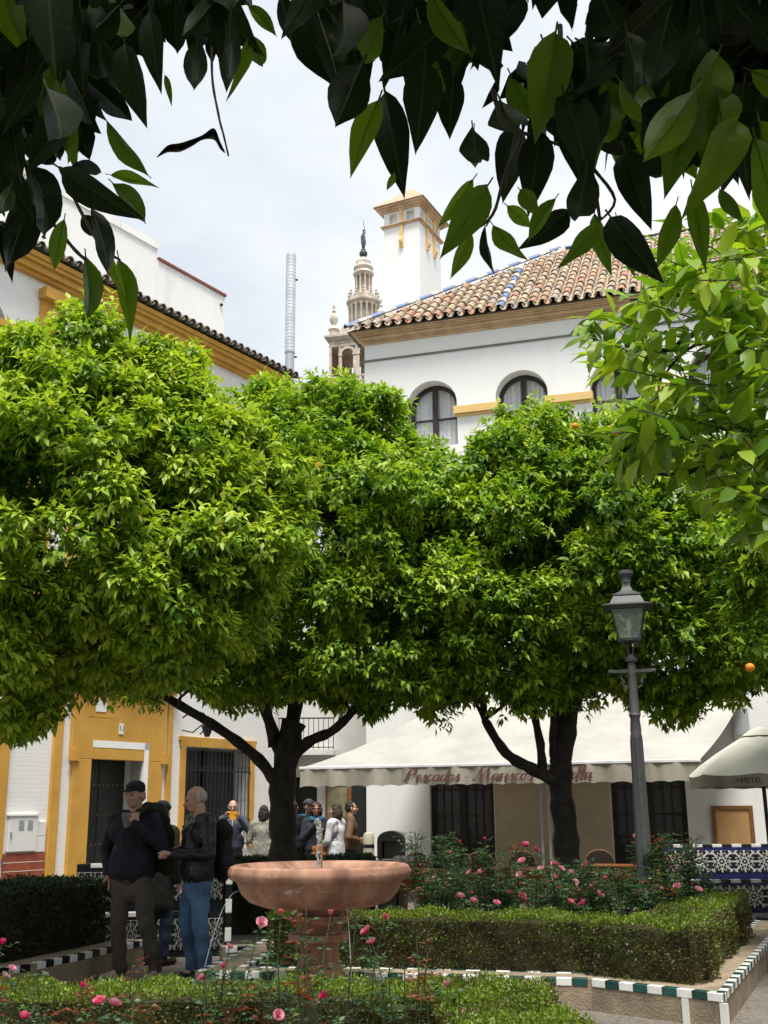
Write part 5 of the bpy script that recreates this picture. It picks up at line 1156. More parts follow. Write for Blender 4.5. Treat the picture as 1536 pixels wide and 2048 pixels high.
def hand(w, d, nrm, curl=.5, side=1):
    """palm, four unequal fingers and a thumb leaving the side of the palm"""
    w = Vector(w); d = Vector(d).normalized(); nrm = Vector(nrm); nrm = (nrm - d * nrm.dot(d)).normalized(); lat = d.cross(nrm) * side; P = []
    for o in (-.026, -.009, .009, .026): P.append(('c', w + lat * o * .6, w + d * .085 + lat * o, .017, .013))
    for o, L in ((-.030, .060), (-.010, .076), (.010, .082), (.030, .074)):
        b = w + d * .085 + lat * o; d1 = (d * math.cos(curl) - nrm * math.sin(curl)).normalized(); d2 = (d * math.cos(curl * 2.2) - nrm * math.sin(curl * 2.2)).normalized()
        m_ = b + d1 * L * .5; P += [('c', b, m_, .0095, .009), ('c', m_, m_ + d2 * L * .5, .009, .0075)]
    tb = w + d * .03 + lat * .030; td = (d * .6 + lat * .55 - nrm * .45).normalized(); tm = tb + td * .038; P += [('c', tb, tm, .013, .011), ('c', tm, tm + (td + d * .4 - nrm * .3).normalized() * .03, .011, .009)]
    return P
SKIN = mat('skin', (.50, .30, .22), .55, .1, 12); EYE_D = mat('dark_eye', (.02, .015, .012), .2); LIP = mat('lips', (.32, .11, .09), .5)
def cloth(name, c, rough=.85, bump=.25): return mat(name, c, rough, .22, 7, bump, 90)
HAIR = {'grey': mat('grey_hair', (.40, .39, .38), .7, .25, 40, .5, 120), 'dark': mat('dark_hair', (.022, .016, .013), .5, .3, 40, .5, 120), 'brown': mat('brown_hair', (.05, .03, .02), .5, .3, 40, .5, 120)}
DJ = dict(neck=(0, .01, 1.46), head=(0, -.015, 1.625), rs=(-.185, .01, 1.405), ls=(.185, .01, 1.405), re=(-.245, .03, 1.13), le=(.245, .03, 1.13), rw=(-.235, -.05, .885), lw=(.235, -.05, .885),
          rh=(-.09, 0, .93), lh=(.09, 0, .93), rk=(-.105, -.03, .50), lk=(.105, -.03, .50), ra=(-.11, .02, .085), la=(.11, .02, .085), rt=(-.13, -.14, .03), lt=(.13, -.14, .03))
def person(label, loc, rz, H, top, bottom, shoe, J=None, yaw=0, pitch=0, vox=.010, hair=('dark', 'short'), long_top=0.0, fat=1.0, hands=None, collar=True, sleeve=True, skin=None, group='people in the plaza'):
    j = {k: Vector(v) for k, v in {**DJ, **(J or {})}.items()}; sc = H / 1.75; skin = skin or SKIN
    t = empty('person', loc, rz, label, 'person', group); t.scale = (sc,) * 3
    HX = Matrix.Translation(j['head']) @ Matrix.Rotation(yaw, 4, 'Z') @ Matrix.Rotation(pitch, 4, 'X')
    hp = lambda v: HX @ Vector(v)
    E = lambda c, r: ('e', c, r, HX)
    body = [E((0, .018, .032), (.074, .093, .086)), E((0, -.018, -.028), (.063, .073, .088)), E((0, -.045, -.078), (.044, .044, .036)), E((.079, .012, -.01), (.012, .022, .033)), E((-.079, .012, -.01), (.012, .022, .033)),
            ('c', hp((0, -.086, .008)), hp((0, -.112, -.030)), .009, .015), ('c', hp((-.042, -.078, .026)), hp((.042, -.078, .026)), .013, .013), ('c', hp((-.02, -.088, -.060)), hp((.02, -.088, -.060)), .009, .009), ('c', hp((-.05, -.05, -.03)), hp((-.02, -.08, -.02)), .02, .015), ('c', hp((.05, -.05, -.03)), hp((.02, -.08, -.02)), .02, .015),
            ('c', j['neck'] - Vector((0, 0, .06)), hp((0, .02, -.07)), .062, .056), ('c', j['rs'] * .6 + j['neck'] * .4, j['ls'] * .6 + j['neck'] * .4, .05, .05), ('c', (0, 0, 1.0), j['neck'] - Vector((0, 0, .17)), .09, .09), ('c', j['rh'], j['lh'], .09, .09),
            ('c', j['rs'], j['ls'], .055, .055)]
    for s in 'rl':
        body += [('c', j[s + 's'], j[s + 'e'], .046, .040), ('c', j[s + 'e'], j[s + 'w'], .038, .028), ('c', j[s + 'h'], j[s + 'k'], .075, .052), ('c', j[s + 'k'], j[s + 'a'], .050, .036), ('c', j[s + 'a'], j[s + 't'], .036, .030)]
        hd = (hands or {}).get(s)
        if hd is None:
            d = (j[s + 'w'] - j[s + 'e']).normalized(); hd = (d, Vector((1 if s == 'r' else -1, 0, 0)), .45)
        if hd: body += hand(j[s + 'w'], hd[0], hd[1], hd[2], 1 if s == 'r' else -1)
    blob('body', body, min(vox, .0075), skin, t, 2)
    up = [('c', (-.085 * fat, .0, 1.30), (.085 * fat, .0, 1.30), .135 * fat, .135 * fat, .86), ('c', (0, .0, 1.02 - long_top * .0), (0, 0, 1.28), .150 * fat, .155 * fat, .86), ('c', (-.065 * fat, 0, .965), (.065 * fat, 0, .965), .138 * fat, .138 * fat, .92), ('c', (-.065 * fat, 0, 1.05), (.065 * fat, 0, 1.05), .132 * fat, .132 * fat, .92), ('c', j['rs'] * .8 + j['neck'] * .2, j['ls'] * .8 + j['neck'] * .2, .078, .078), ('c', j['neck'] + Vector((0, .01, -.09)), j['neck'] + Vector((0, .008, -.01)), .09, .070)]
    if long_top: up += [('c', (-.07 * fat, 0, .95 - long_top), (.07 * fat, 0, .95 - long_top), .145 * fat, .145 * fat, .85), ('c', (0, 0, .95 - long_top), (0, 0, 1.05), .17 * fat, .16 * fat, .85), ('c', (-.06, 0, .95 - long_top), (-.06, 0, 1.05), .15 * fat, .14 * fat, .85), ('c', (.06, 0, .95 - long_top), (.06, 0, 1.05), .15 * fat, .14 * fat, .85)]
    if sleeve:
        for s in 'rl': up += [('c', j[s + 's'], j[s + 'e'], .078, .060), ('c', j[s + 'e'], j[s + 'w'], .060, .045)]
    blob('jacket', up, vox, top, t, 3, .0045 if vox < .0098 else .0018, 18)
    lo = [('c', j['rh'] * .8 + Vector((0, 0, .02)), j['lh'] * .8 + Vector((0, 0, .02)), .108 * fat, .108 * fat, .95), ('c', (0, 0, .90), (0, 0, .93), .118 * fat, .118 * fat, .9)]
    for s in 'rl': lo += [('c', j[s + 'h'], j[s + 'k'], .100 * (fat + 1) / 2, .076), ('c', j[s + 'k'], j[s + 'a'] + Vector((0, 0, .02)), .074, .064)]
    blob('trousers', lo, vox, bottom, t, 3, .009, 13)
    for s in 'rl': blob('shoe', [('c', j[s + 'a'] - Vector((0, -.03, .035)), j[s + 't'] + Vector((0, 0, .012)), .044, .040, 1.0), ('c', j[s + 'a'] + Vector((0, 0, .01)), j[s + 'a'] - Vector((0, 0, .03)), .045, .045)], .012, shoe, t, 2)
    if vox <= .0101:
        for s in (-1, 1):
            MB().ico((s * .031, -.0865, .004), (.012, .008, .008), 1, 0, HX).build('eye', EYE_D, t); e = MB(); e.tube([HX @ Vector((s * .016, -.099, .024)), HX @ Vector((s * .034, -.097, .029)), HX @ Vector((s * .052, -.084, .024))], [.003, .004, .002], 5); e.build('eyebrow', HAIR[hair[0]] if hair else HAIR['grey'], t)
        m_ = MB(); m_.tube([HX @ Vector((-.026, -.092, -.056)), HX @ Vector((0, -.101, -.060)), HX @ Vector((.026, -.092, -.056))], [.003, .0045, .003], 5); m_.build('mouth', LIP, t)
    else:
        for s in (-1, 1): MB().ico((s * .031, -.0855, .004), (.013, .009, .009), 1, 0, HX).build('eye', EYE_D, t)
    if hair:
        hm = HAIR[hair[0]]
        if hair[1] == 'short': blob('hair', [E((0, .030, .042), (.079, .092, .086)), E((0, .055, -.01), (.074, .065, .075)), E((.068, .02, .02), (.018, .045, .045)), E((-.068, .02, .02), (.018, .045, .045))], vox, hm, t, 2, .003, 60)
        if hair[1] == 'balding': blob('hair', [E((0, .055, .015), (.078, .064, .075)), E((.070, .025, .012), (.014, .045, .04)), E((-.070, .025, .012), (.014, .045, .04))], vox, hm, t, 2, .002, 60)
        if hair[1] == 'long': blob('hair', [E((0, .025, .045), (.085, .098, .088)), E((0, .075, -.06), (.085, .060, .13)), E((.075, .03, -.05), (.030, .06, .11)), E((-.075, .03, -.05), (.030, .06, .11))], vox, hm, t, 2, .005, 40)
        if hair[1] == 'curly': blob('hair', [E((0, .03, .05), (.098, .10, .088)), E((.085, .02, -.03), (.035, .07, .09)), E((-.085, .02, -.03), (.035, .07, .09)), E((0, .07, -.04), (.09, .06, .11))], vox, hm, t, 1, .010, 45)
    return t, HX, j
def cap(t, HX, m, peak=True):
    blob('cap', [('e', (0, .012, .072), (.087, .104, .062), HX), ('c', HX @ Vector((-.06, .01, .055)), HX @ Vector((.06, .01, .055)), .045, .045)] + ([('e', (0, -.115, .050), (.070, .062, .010), HX)] if peak else []), .008, m, t, 2)
def glasses(t, HX):
    mb = MB()
    for s in (-1, 1): mb.tube([HX @ Vector((s * .033 + .022 * math.cos(a), -.106, .004 + .015 * math.sin(a))) for a in [2 * math.pi * k / 10 for k in range(11)]], .0022, 4); mb.tube([HX @ Vector((s * .055, -.104, .006)), HX @ Vector((s * .078, .0, .004))], .002, 4)
    mb.tube([HX @ Vector((-.011, -.108, .006)), HX @ Vector((.011, -.108, .006))], .002, 4); mb.build('glasses', M['black_plastic'], t)
navy = cloth('navy_wool', (.012, .012, .022)); black_leather = mat('black_leather', (.010, .010, .011), .36, .3, 12, .35, 60); black_cloth = cloth('black_cloth', (.010, .010, .012)); khaki = cloth('grey_brown_twill', (.075, .062, .05)); denim = mat('blue_denim', (.075, .15, .25), .85, .35, 4, .3, 150, col2=(.025, .05, .10)); dark_denim = cloth('dark_denim', (.02, .03, .06))
olive = cloth('olive_cloth', (.030, .029, .018)); shoe_pale = cloth('pale_suede', (.32, .28, .24)); shoe_dark = cloth('dark_shoe', (.03, .025, .022)); grey_knit = cloth('grey_knit', (.16, .165, .18)); stone_cloth = cloth('stone_jacket', (.26, .25, .215)); slate = cloth('slate_jacket', (.055, .065, .095)); white_knit = cloth('white_knit', (.60, .60, .64)); brown_cloth = cloth('brown_jacket', (.14, .075, .045)); teal = cloth('blue_scarf', (.015, .09, .17)); black_cap = cloth('black_cap', (.016, .015, .024))
# man in the dark cap
t, HX, j = person('man in a dark cap and navy jumper with a coat over his shoulder', (-2.47, 11.35, 0), R(-14), 1.84, navy, khaki, shoe_pale,
    dict(re=(-.31, .07, 1.13), rw=(-.215, -.05, .93), le=(.32, -.03, 1.15), lw=(.105, -.19, 1.36), ra=(-.07, .0, .085), rt=(-.18, -.12, .03), rk=(-.09, -.05, .5), lk=(.19, -.06, .50), la=(.25, .06, .085), lt=(.27, -.10, .03)),
    yaw=R(-14), pitch=R(6), vox=.0095, hair=('grey', 'short'), fat=1.12, hands={'l': (Vector((-.12, .03, 1)), Vector((.2, -1, 0)), 1.0), 'r': (Vector((.35, -.05, -1)), Vector((1, 0, 0)), .2)})
cap(t, HX, black_cap)
blob('shirt', [('c', (-.01, -.117, 1.28), (-.01, -.128, 1.40), .022, .052, .35), ('c', (-.05, -.115, 1.44), (.045, -.115, 1.44), .028, .028, .7)], .007, grey_knit, t, 2)
X = t.matrix_basis
co = blob('carried_coat', [('c', (.10, -.12, 1.47), (.15, -.03, 1.52), .030, .040), ('c', (.15, -.03, 1.52), (.21, .08, 1.49), .040, .065), ('c', (.13, .03, 1.53), (.06, .11, 1.52), .035, .045), ('c', (.20, .10, 1.48), (.27, .16, 1.25), .07, .075, .7), ('c', (.27, .16, 1.25), (.26, .17, .98), .075, .085, .6), ('c', (.18, .17, 1.25), (.16, .17, 1.0), .07, .08, .6)], .012, cloth('blackish_olive_cloth', (.02, .021, .014)), None, 3, .010, 16)
co.location = t.location; co.rotation_euler = t.rotation_euler; co.scale = t.scale; tag(co, 'dark olive coat slung over the shoulder of the man in the cap', 'coat')
# bald man in the leather jacket
t, HX, j = person('bald man in a black leather jacket and blue jeans with hands together', (-1.82, 11.25, 0), R(-58), 1.80, black_leather, denim, shoe_dark,
    dict(re=(-.255, -.02, 1.13), rw=(-.075, -.27, 1.13), le=(.27, .0, 1.12), lw=(.075, -.27, 1.12), rk=(-.10, -.05, .5), ra=(-.10, .03, .085), rt=(-.12, -.13, .03), lk=(.11, -.01, .5), la=(.12, .07, .085), lt=(.14, -.09, .03), head=(0, -.045, 1.615)),
    yaw=R(-16), pitch=R(14), vox=.0095, hair=('grey', 'balding'), fat=1.10, hands={'l': (Vector((-.75, -.6, .12)), Vector((0, .5, 1)), .55), 'r': (Vector((.8, -.55, .1)), Vector((0, .5, 1)), .55)})
bp = blob('backpack', [('c', (-.08, .235, 1.32), (.08, .235, 1.32), .085, .085, .9), ('c', (-.09, .245, 1.02), (.09, .245, 1.02), .10, .10, .9), ('c', (0, .25, 1.0), (0, .24, 1.32), .14, .12, .7), ('c', (-.12, .12, 1.42), (-.12, -.10, 1.36), .022, .022), ('c', (.13, .12, 1.43), (.13, -.11, 1.38), .024, .022), ('c', (.13, -.11, 1.38), (.17, -.06, 1.12), .022, .018)], .011, black_cloth, None, 2, .006, 18)
bp.location = t.location; bp.rotation_euler = t.rotation_euler; bp.scale = t.scale; tag(bp, 'black backpack worn by the bald man', 'backpack')
# person half hidden between them
t, HX, j = person('person in a dark cap and long olive coat hidden behind the two men', (-2.42, 12.45, 0), R(150), 1.66, olive, dark_denim, shoe_dark, yaw=R(20), vox=.012, hair=('dark', 'short'), long_top=.30, fat=.92); cap(t, HX, black_cap)
# man photographing
up = dict(re=(-.30, -.10, 1.20), le=(.30, -.10, 1.20), rw=(-.115, -.26, 1.44), lw=(.125, -.26, 1.42))
hu = {'r': (Vector((.45, -.1, 1)), Vector((-.6, 1, 0)), .8), 'l': (Vector((-.45, -.1, 1)), Vector((.6, 1, 0)), .8)}
t, HX, j = person('man in a slate jacket photographing with an orange phone', (-2.78, 20.9, 0), R(6), 1.74, slate, black_cloth, shoe_dark, up, pitch=R(5), vox=.0100, hair=('grey', 'balding'), fat=1.08, hands=hu); glasses(t, HX)
X = t.matrix_basis; ph = empty('phone', X @ Vector((.02, -.315, 1.475)), R(6), 'orange phone held up by the man in the slate jacket', 'phone')
MB().box(-.078, .078, -.006, .006, -.02, .07).box(-.055, .05, -.008, -.0062, -.075, -.021).build('phone_case', mat('orange_case', (.70, .30, .01), .5), ph, bevel=.003); MB().lathe([(.007, 0), (.007, .002)], 10, M=Matrix.Translation((.06, -.0065, .055)) @ Matrix.Rotation(R(90), 4, 'X')).build('lens', M['black_plastic'], ph)
MB().tube([X @ Vector((0, -.145, 1.30)), X @ Vector((.01, -.14, 1.42))], .009, 5).build('zip_pull', M['tile_white'], None)
bpy.data.objects['zip_pull'].parent = t; bpy.data.objects['zip_pull'].matrix_parent_inverse = (Matrix.LocRotScale(t.location, t.rotation_euler, t.scale)).inverted()
# woman from behind
person('dark haired woman in a stone jacket seen from behind', (-2.12, 20.0, 0), R(172), 1.64, stone_cloth, dark_denim, shoe_dark, dict(re=(-.26, .0, 1.13), le=(.26, .0, 1.13), rw=(-.16, -.2, 1.05), lw=(.16, -.2, 1.05)), vox=.012, hair=('dark', 'long'), long_top=.06, fat=1.06)
person('figure in black standing against the dark doorway of the lane', (-1.66, 20.6, 0), R(165), 1.72, black_cloth, black_cloth, shoe_dark, vox=.013, hair=('dark', 'short'), fat=1.08)
t, HX, j = person('curly haired woman with glasses and a blue scarf, hand at her chin', (-1.22, 20.0, 0), R(6), 1.68, cloth('ink_jacket', (.022, .025, .038)), dark_denim, shoe_dark, dict(re=(-.24, -.05, 1.12), rw=(-.03, -.16, 1.36)), vox=.010, hair=('brown', 'curly'), hands={'r': (Vector((.5, -.05, .8)), Vector((0, -1, 0)), 1.0)}, skin=mat('tan_skin', (.33, .17, .11), .55, .1, 12)); glasses(t, HX)
blob('scarf', [('c', (-.10, -.03, 1.45), (.0, -.115, 1.43), .045, .045), ('c', (.10, -.03, 1.45), (.0, -.115, 1.43), .045, .045), ('c', (-.10, -.02, 1.46), (.10, -.02, 1.46), .05, .05)], .011, teal, t, 2, .006, 40)
t, HX, j = person('person in a grey cap looking over the curly haired woman', (-1.40, 20.75, 0), R(15), 1.74, teal, black_cloth, shoe_dark, vox=.012, hair=('brown', 'short')); cap(t, HX, cloth('grey_cap', (.06, .06, .075)))
t, HX, j = person('long haired woman in a white jumper with an orange handbag', (-.84, 19.2, 0), R(-118), 1.66, white_knit, dark_denim, shoe_dark, dict(le=(.25, -.02, 1.12), lw=(.16, -.22, 1.0), re=(-.24, -.04, 1.12), rw=(-.12, -.24, 1.0)), yaw=R(8), vox=.010, hair=('brown', 'long'), long_top=.04)
blob('shirt_tail', [('c', (-.08, 0, .90), (.08, 0, .90), .125, .125, .9)], .012, cloth('pale_blue_shirt', (.30, .42, .55)), t, 2)
X = t.matrix_basis; bg = blob('handbag', [('c', (-.10, 0, 0), (.10, 0, 0), .055, .055, .6), ('c', (-.09, 0, .10), (.09, 0, .10), .05, .05, .5), ('c', (0, 0, 0), (0, 0, .1), .09, .08, .5)], .010, mat('tan_orange_leather', (.36, .11, .02), .5, .2, 8, .2), None, 2); bg.location = X @ Vector((.22, -.20, .88)); bg.rotation_euler = (0, 0, R(-20)); tag(bg, 'orange leather handbag at the side of the woman in the white jumper', 'handbag')
sp_ = [X @ Vector(v) for v in ((.20, -.20, .98), (.20, -.12, 1.2), (.15, -.02, 1.46), (.12, .10, 1.44), (.15, .1, 1.2), (.22, -.1, .98))]; o = MB().tube(cat3 := [p for p in sp_], .007, 5).build('strap', M['dark_wood'], bg); o.matrix_parent_inverse = Matrix.LocRotScale(bg.location, bg.rotation_euler, bg.scale).inverted()
person('person in a brown jacket just behind the woman in white', (-.62, 19.9, 0), R(100), 1.70, brown_cloth, black_cloth, shoe_dark, dict(re=(-.30, .08, 1.13), rw=(-.15, -.12, 1.08)), vox=.012, hair=('dark', 'short'))
# ------------------------------------------------------------ roses
M['rose_leaf'] = leaf_mat('rose_leaf', [(.016, .045, .018), (.028, .075, .028), (.05, .10, .035), (.07, .12, .03)], .22, .45)
M['rose_new'] = leaf_mat('red_rose_shoot', [(.10, .016, .010), (.20, .04, .015), (.12, .07, .02)], .3, .45)
M['rose_stem'] = mat('rose_stem', (.05, .06, .025), .7, .3, 20)
def petal_mat(name, a, b):
    m, n, l, bs = new_mat(name); tc = n.new('ShaderNodeTexCoord'); ln = n.new('ShaderNodeVectorMath'); ln.operation = 'LENGTH'; l.new(tc.outputs['Object'], ln.inputs[0])
    rp = n.new('ShaderNodeValToRGB'); e = rp.color_ramp.elements; e[0].position = .015; e[0].color = (*a, 1); e[1].position = .048; e[1].color = (*b, 1); l.new(ln.outputs['Value'], rp.inputs['Fac'])
    oi = n.new('ShaderNodeObjectInfo'); hs = n.new('ShaderNodeHueSaturation'); mr = n.new('ShaderNodeMapRange'); mr.inputs[3].default_value = .75; mr.inputs[4].default_value = 1.2; l.new(oi.outputs['Random'], mr.inputs[0]); l.new(mr.outputs[0], hs.inputs['Saturation']); l.new(rp.outputs[0], hs.inputs['Color']); l.new(hs.outputs[0], bs.inputs['Base Color'])
    bs.inputs['Roughness'].default_value = .6; tr = n.new('ShaderNodeBsdfTranslucent'); l.new(hs.outputs[0], tr.inputs['Color']); mx = n.new('ShaderNodeMixShader'); mx.inputs['Fac'].default_value = .3; l.new(bs.outputs[0], mx.inputs[1]); l.new(tr.outputs[0], mx.inputs[2]); l.new(mx.outputs[0], n['Material Output'].inputs['Surface']); return m
M['petal'] = petal_mat('pink_petal', (.62, .06, .16), (.84, .36, .47)); M['petal_deep'] = petal_mat('deep_pink_petal', (.60, .06, .16), (.78, .18, .30))
def rose_mesh(name, m, op=1.0, n=(6, 7, 8), seed=1):
    rr = random.Random(seed); mb = MB()
    for layer, (cnt, tilt, ln, w) in enumerate(((n[0], .18, .026, .022), (n[1], .42 * op, .032, .030), (n[2], .75 * op, .036, .036), (n[2], 1.15 * op, .036, .038))):
        for k in range(cnt):
            a = 2 * math.pi * k / cnt + layer * .5 + rr.uniform(-.15, .15); t = tilt + rr.uniform(-.1, .1); X = Matrix.Rotation(a, 4, 'Z')
            vs = []
            for i, (s, ww) in enumerate(((0, .3), (.45, 1.0), (.85, .95), (1.0, .5))):
                bend = t + s * .45 * op - .2; r_ = .004 + layer * .002 + ln * s * math.sin(bend if bend > .1 else .1); z = ln * s * math.cos(t * .8) + (.006 * s if layer else .012 * s)
                for q in (-1, 0, 1): vs.append(X @ Vector((r_ - .004 * abs(q) * (1 - layer * .3), q * w * .5 * ww, z + .003 * abs(q))))
            mb.add(vs, [(3 * i + q, 3 * i + 1 + q, 3 * i + 4 + q, 3 * i + 3 + q) for i in range(3) for q in (0, 1)])
    return mb.mesh(name, m, smooth=True)
ROSE = [rose_mesh('rose', M['petal'], 1.0, seed=1), rose_mesh('rose', M['petal'], .8, (4, 5, 6), 2), rose_mesh('rose', M['petal_deep'], .75, (4, 5, 5), 3)]
BUD = rose_mesh('bud', M['petal_deep'], .3, (4, 4, 3), 4)
def rose_bush(label, base, flowers, n_stem, h, spread, seed, leafL=.034, dens=1.0, red=.18, buds=3):
    """flowers: world points, each at the end of a stem of this bush"""
    rng = np.random.default_rng(seed); rr = random.Random(seed); b = Vector(base)
    t = empty('rose_bush', base, 0, label, 'rose bush', 'rose bushes of the flower beds'); mb = MB(); PP, DD, TT, RR = [], [], [], []
    ends = [(Vector(f) - b, True) for f in flowers]
    for k in range(n_stem):
        a = rr.uniform(0, 6.28); q = spread * math.sqrt(rr.random()); ends.append((Vector((q * math.cos(a), q * math.sin(a) * .8, h * rr.uniform(.55, 1.12))), False))
    for i, (e, fl) in enumerate(ends):
        s = Vector((e.x * .35 + rr.uniform(-.06, .06), e.y * .35 + rr.uniform(-.06, .06), 0)); m_ = s.lerp(e, .55) + Vector((rr.uniform(-.05, .05), rr.uniform(-.05, .05), .04)); pts = [s, s.lerp(m_, .5) + Vector((rr.uniform(-.02, .02), 0, 0)), m_, m_.lerp(e, .5) + Vector((rr.uniform(-.02, .02), 0, .01)), e]
        mb.tube(pts, [.006, .005, .004, .0035, .0025], 5); isred = rr.random() < red and not fl
        n = max(4, int(dens * 11 * e.length / .6))
        for q in range(n):
            u = .22 + .76 * rr.random() ** .8; x = u * 4; k = min(3, int(x)); p = pts[k].lerp(pts[k + 1], x - k); a = rr.uniform(0, 6.28); d = Vector((math.cos(a), math.sin(a), rr.uniform(-.1, .6))).normalized(); st_ = p + d * leafL * 1.2
            sd = d.cross(Vector((0, 0, 1))).normalized()
            for (o, dd) in ((d * .9, d), (d * .3 + sd * .25, sd * .8 + d * .5), (d * .3 - sd * .25, -sd * .8 + d * .5), (-d * .3 + sd * .2, sd * .9 + d * .3), (-d * .3 - sd * .2, -sd * .9 + d * .3)):
                PP.append(st_ + o * leafL); DD.append(dd); TT.append(rr.random()); RR.append(isred and u > .55)
        if fl:
            me = ROSE[rr.choice((0, 0, 1, 1, 2))]; sz = rr.uniform(.75, 1.15); link('rose', me, t, e, (rr.uniform(.3, 1.0), rr.uniform(-.5, .5), rr.uniform(0, 6)), sz * (.66 if b.y < 8 else 1.0))
        elif rr.random() < buds / max(1, n_stem): link('bud', BUD, t, e, (rr.uniform(0, .5), rr.uniform(-.4, .4), rr.uniform(0, 6)), .6)
    mb.build('stems', M['rose_stem'], t)['kind'] = 'stuff'
    P = np.array(PP); D = np.array(DD); T_ = np.array(TT); Rm = np.array(RR, bool); N = np.tile(np.array([0, 0, 1.]), (len(P), 1)) + rng.normal(0, .35, (len(P), 3)); L_ = leafL * rng.uniform(.7, 1.3, len(P))
    for nm, msk, mm in (('leaves', ~Rm, 'rose_leaf'), ('red_shoots', Rm, 'rose_new')):
        if msk.sum() == 0: continue
        V, T, nv = leaf_arrays(P[msk], D[msk], N[msk], L_[msk], L_[msk] * .62); np_mesh(nm, V, T, M[mm], np.repeat(T_[msk], nv), t)['kind'] = 'stuff'
    return t
back = [(497, 787), (437, 840), (580, 850), (600, 855), (720, 860), (143, 870), (252, 888), (203, 888), (331, 910), (427, 897), (345, 943), (95, 945), (565, 945), (672, 930), (650, 893), (803, 915), (870, 905), (918, 912), (945, 730), (740, 962), (763, 950), (827, 985), (780, 990), (945, 990), (968, 937), (1045, 957), (1055, 900), (1098, 937), (1222, 968), (712, 1030), (650, 1022), (320, 1028), (215, 1018), (300, 965), (378, 985), (430, 1000), (605, 873), (520, 873), (590, 910), (450, 765), (0, 930), (970, 910), (160, 1000), (1130, 955)]
fl = []
for cx, cy in back:
    px, py = 850 + cx / 2.239, 1350 + cy / 2.239; dpt = 10.7 + (1815 - py) / 75.0 * 1.6 + random.uniform(-.15, .25); fl.append(at(px, py, min(dpt, 13.0)))
bb = [(.45, 11.1), (.95, 11.5), (1.45, 11.1), (1.95, 11.4), (2.40, 10.95), (2.80, 11.7), (1.2, 12.3), (.55, 12.3), (2.1, 12.5), (3.1, 12.3)]
labs = ['rose bush with a low pair of blooms just beside the fountain bowl', 'rose bush with tall sprig in front of the first doorway', 'rose bush with bright blooms left of the second tree trunk', 'rose bush flowering before the second tree trunk', 'rose bush with a large pale bloom left of the lamp post', 'rose bush with tall sprigs around the lamp post', 'rose bush with open blooms below the middle orange table', 'rose bush behind the bowl rim with a tall leafy shoot', 'thin rose bush in the shade of the second tree', 'rose bush next to the blue tiled bench']
for i, (x, y) in enumerate(bb):
    mine = [f for f in fl if min(range(len(bb)), key=lambda k: abs(bb[k][0] - f.x) + .5 * abs(bb[k][1] - f.y)) == i]
    rose_bush(labs[i], (x, y, .16), mine, 26 if i not in (4, 5) else 44, .78 if i not in (1, 5, 7) else 1.05, .42, 40 + i, dens=2.0, red=.05)
front = [((458, 1897), 6.0), ((405, 1958), 6.0), ((200, 2008), 5.6), ((228, 2012), 5.6), ((48, 2037), 5.3), ((22, 1940), 6.0), ((650, 1995), 5.7), ((555, 2032), 5.4), ((622, 1960), 6.2), ((735, 1865), 6.3), ((522, 1848), 6.3), ((745, 1888), 6.3), ((8, 1955), 6.0)]
ff = [at(p[0], p[1], d) for p, d in front]
fb = [(-2.05, 5.7), (-1.45, 5.85), (-.95, 6.0), (-.35, 5.85), (.1, 5.9)]
labs = ['rose bush with red shoots at the corner near the dark hedge', 'rose bush with a pair of blooms in front of the man in the cap', 'tall rose with one bright bloom in front of the bald man', 'rose bush with dark stems in front of the fountain pedestal', 'sparse rose with small red buds beside the fountain foot']
for i, (x, y) in enumerate(fb):
    mine = [f for f in ff if min(range(len(fb)), key=lambda k: abs(fb[k][0] - f.x)) == i]
    rose_bush(labs[i], (x, y, 0), mine, (15, 11, 9, 16, 9)[i], (.92, .78, .72, .98, .85)[i], .36, 60 + i, leafL=.030, dens=1.15, red=.26, buds=3)

# ------------------------------------------------------------ leaves hanging over the viewer
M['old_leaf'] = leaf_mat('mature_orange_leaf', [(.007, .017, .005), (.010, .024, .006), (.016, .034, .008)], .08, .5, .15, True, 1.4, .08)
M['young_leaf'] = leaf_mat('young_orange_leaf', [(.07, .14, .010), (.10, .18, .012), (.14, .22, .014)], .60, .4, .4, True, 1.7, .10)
M['near_leaf'] = leaf_mat('sunlit_orange_leaf', [(.10, .19, .012), (.17, .29, .014), (.25, .37, .018), (.36, .46, .025)], .48, .36, .45, True, 1.5, .12)  # lighter leaf colours; sunlight on these branches is put into the tint
def big_leaf(name, m, w=.42, bend=.18, fold=.10, wave=.02, seed=0):
    """unit length leaf along +x, upper side +z"""
    rr = random.Random(seed); mb = MB(); n = 9; vs = []
    for i in range(n):
        s = i / (n - 1); hw = w * .5 * (math.sin(math.pi * s ** .80) ** 1.05 if 0 < s < 1 else 0) * (1 + rr.uniform(-.05, .05)); z = -bend * s * s
        for q in (-1, -.5, 0, .5, 1): vs.append((s - .02 * abs(q), q * hw, z + fold * abs(q) * hw * 2 - (.0 if q else .004) + wave * math.sin(s * 9 + q * 2 + seed) * abs(q)))
    mb.add(vs, [(5 * i + q, 5 * i + 1 + q, 5 * i + 6 + q, 5 * i + 5 + q) for i in range(n - 1) for q in range(4)])
    pt = [(-.13, 0, .02), (-.05, 0, .005), (.5, 0, -bend * .25 - .008), (.95, 0, -bend * .9 - .004)]; mb.tube(pt, [.012, .012, .008, .003], 5)
    return mb.mesh(name, m, smooth=True)
def leaf_set(m): return [big_leaf('leaf', m, .35 + .03 * k, .16 + .09 * k, .16 + .07 * (k % 3), .014 + .008 * k, k) for k in range(5)]
LO, LY, LN = leaf_set(M['old_leaf']), leaf_set(M['young_leaf']), leaf_set(M['near_leaf'])
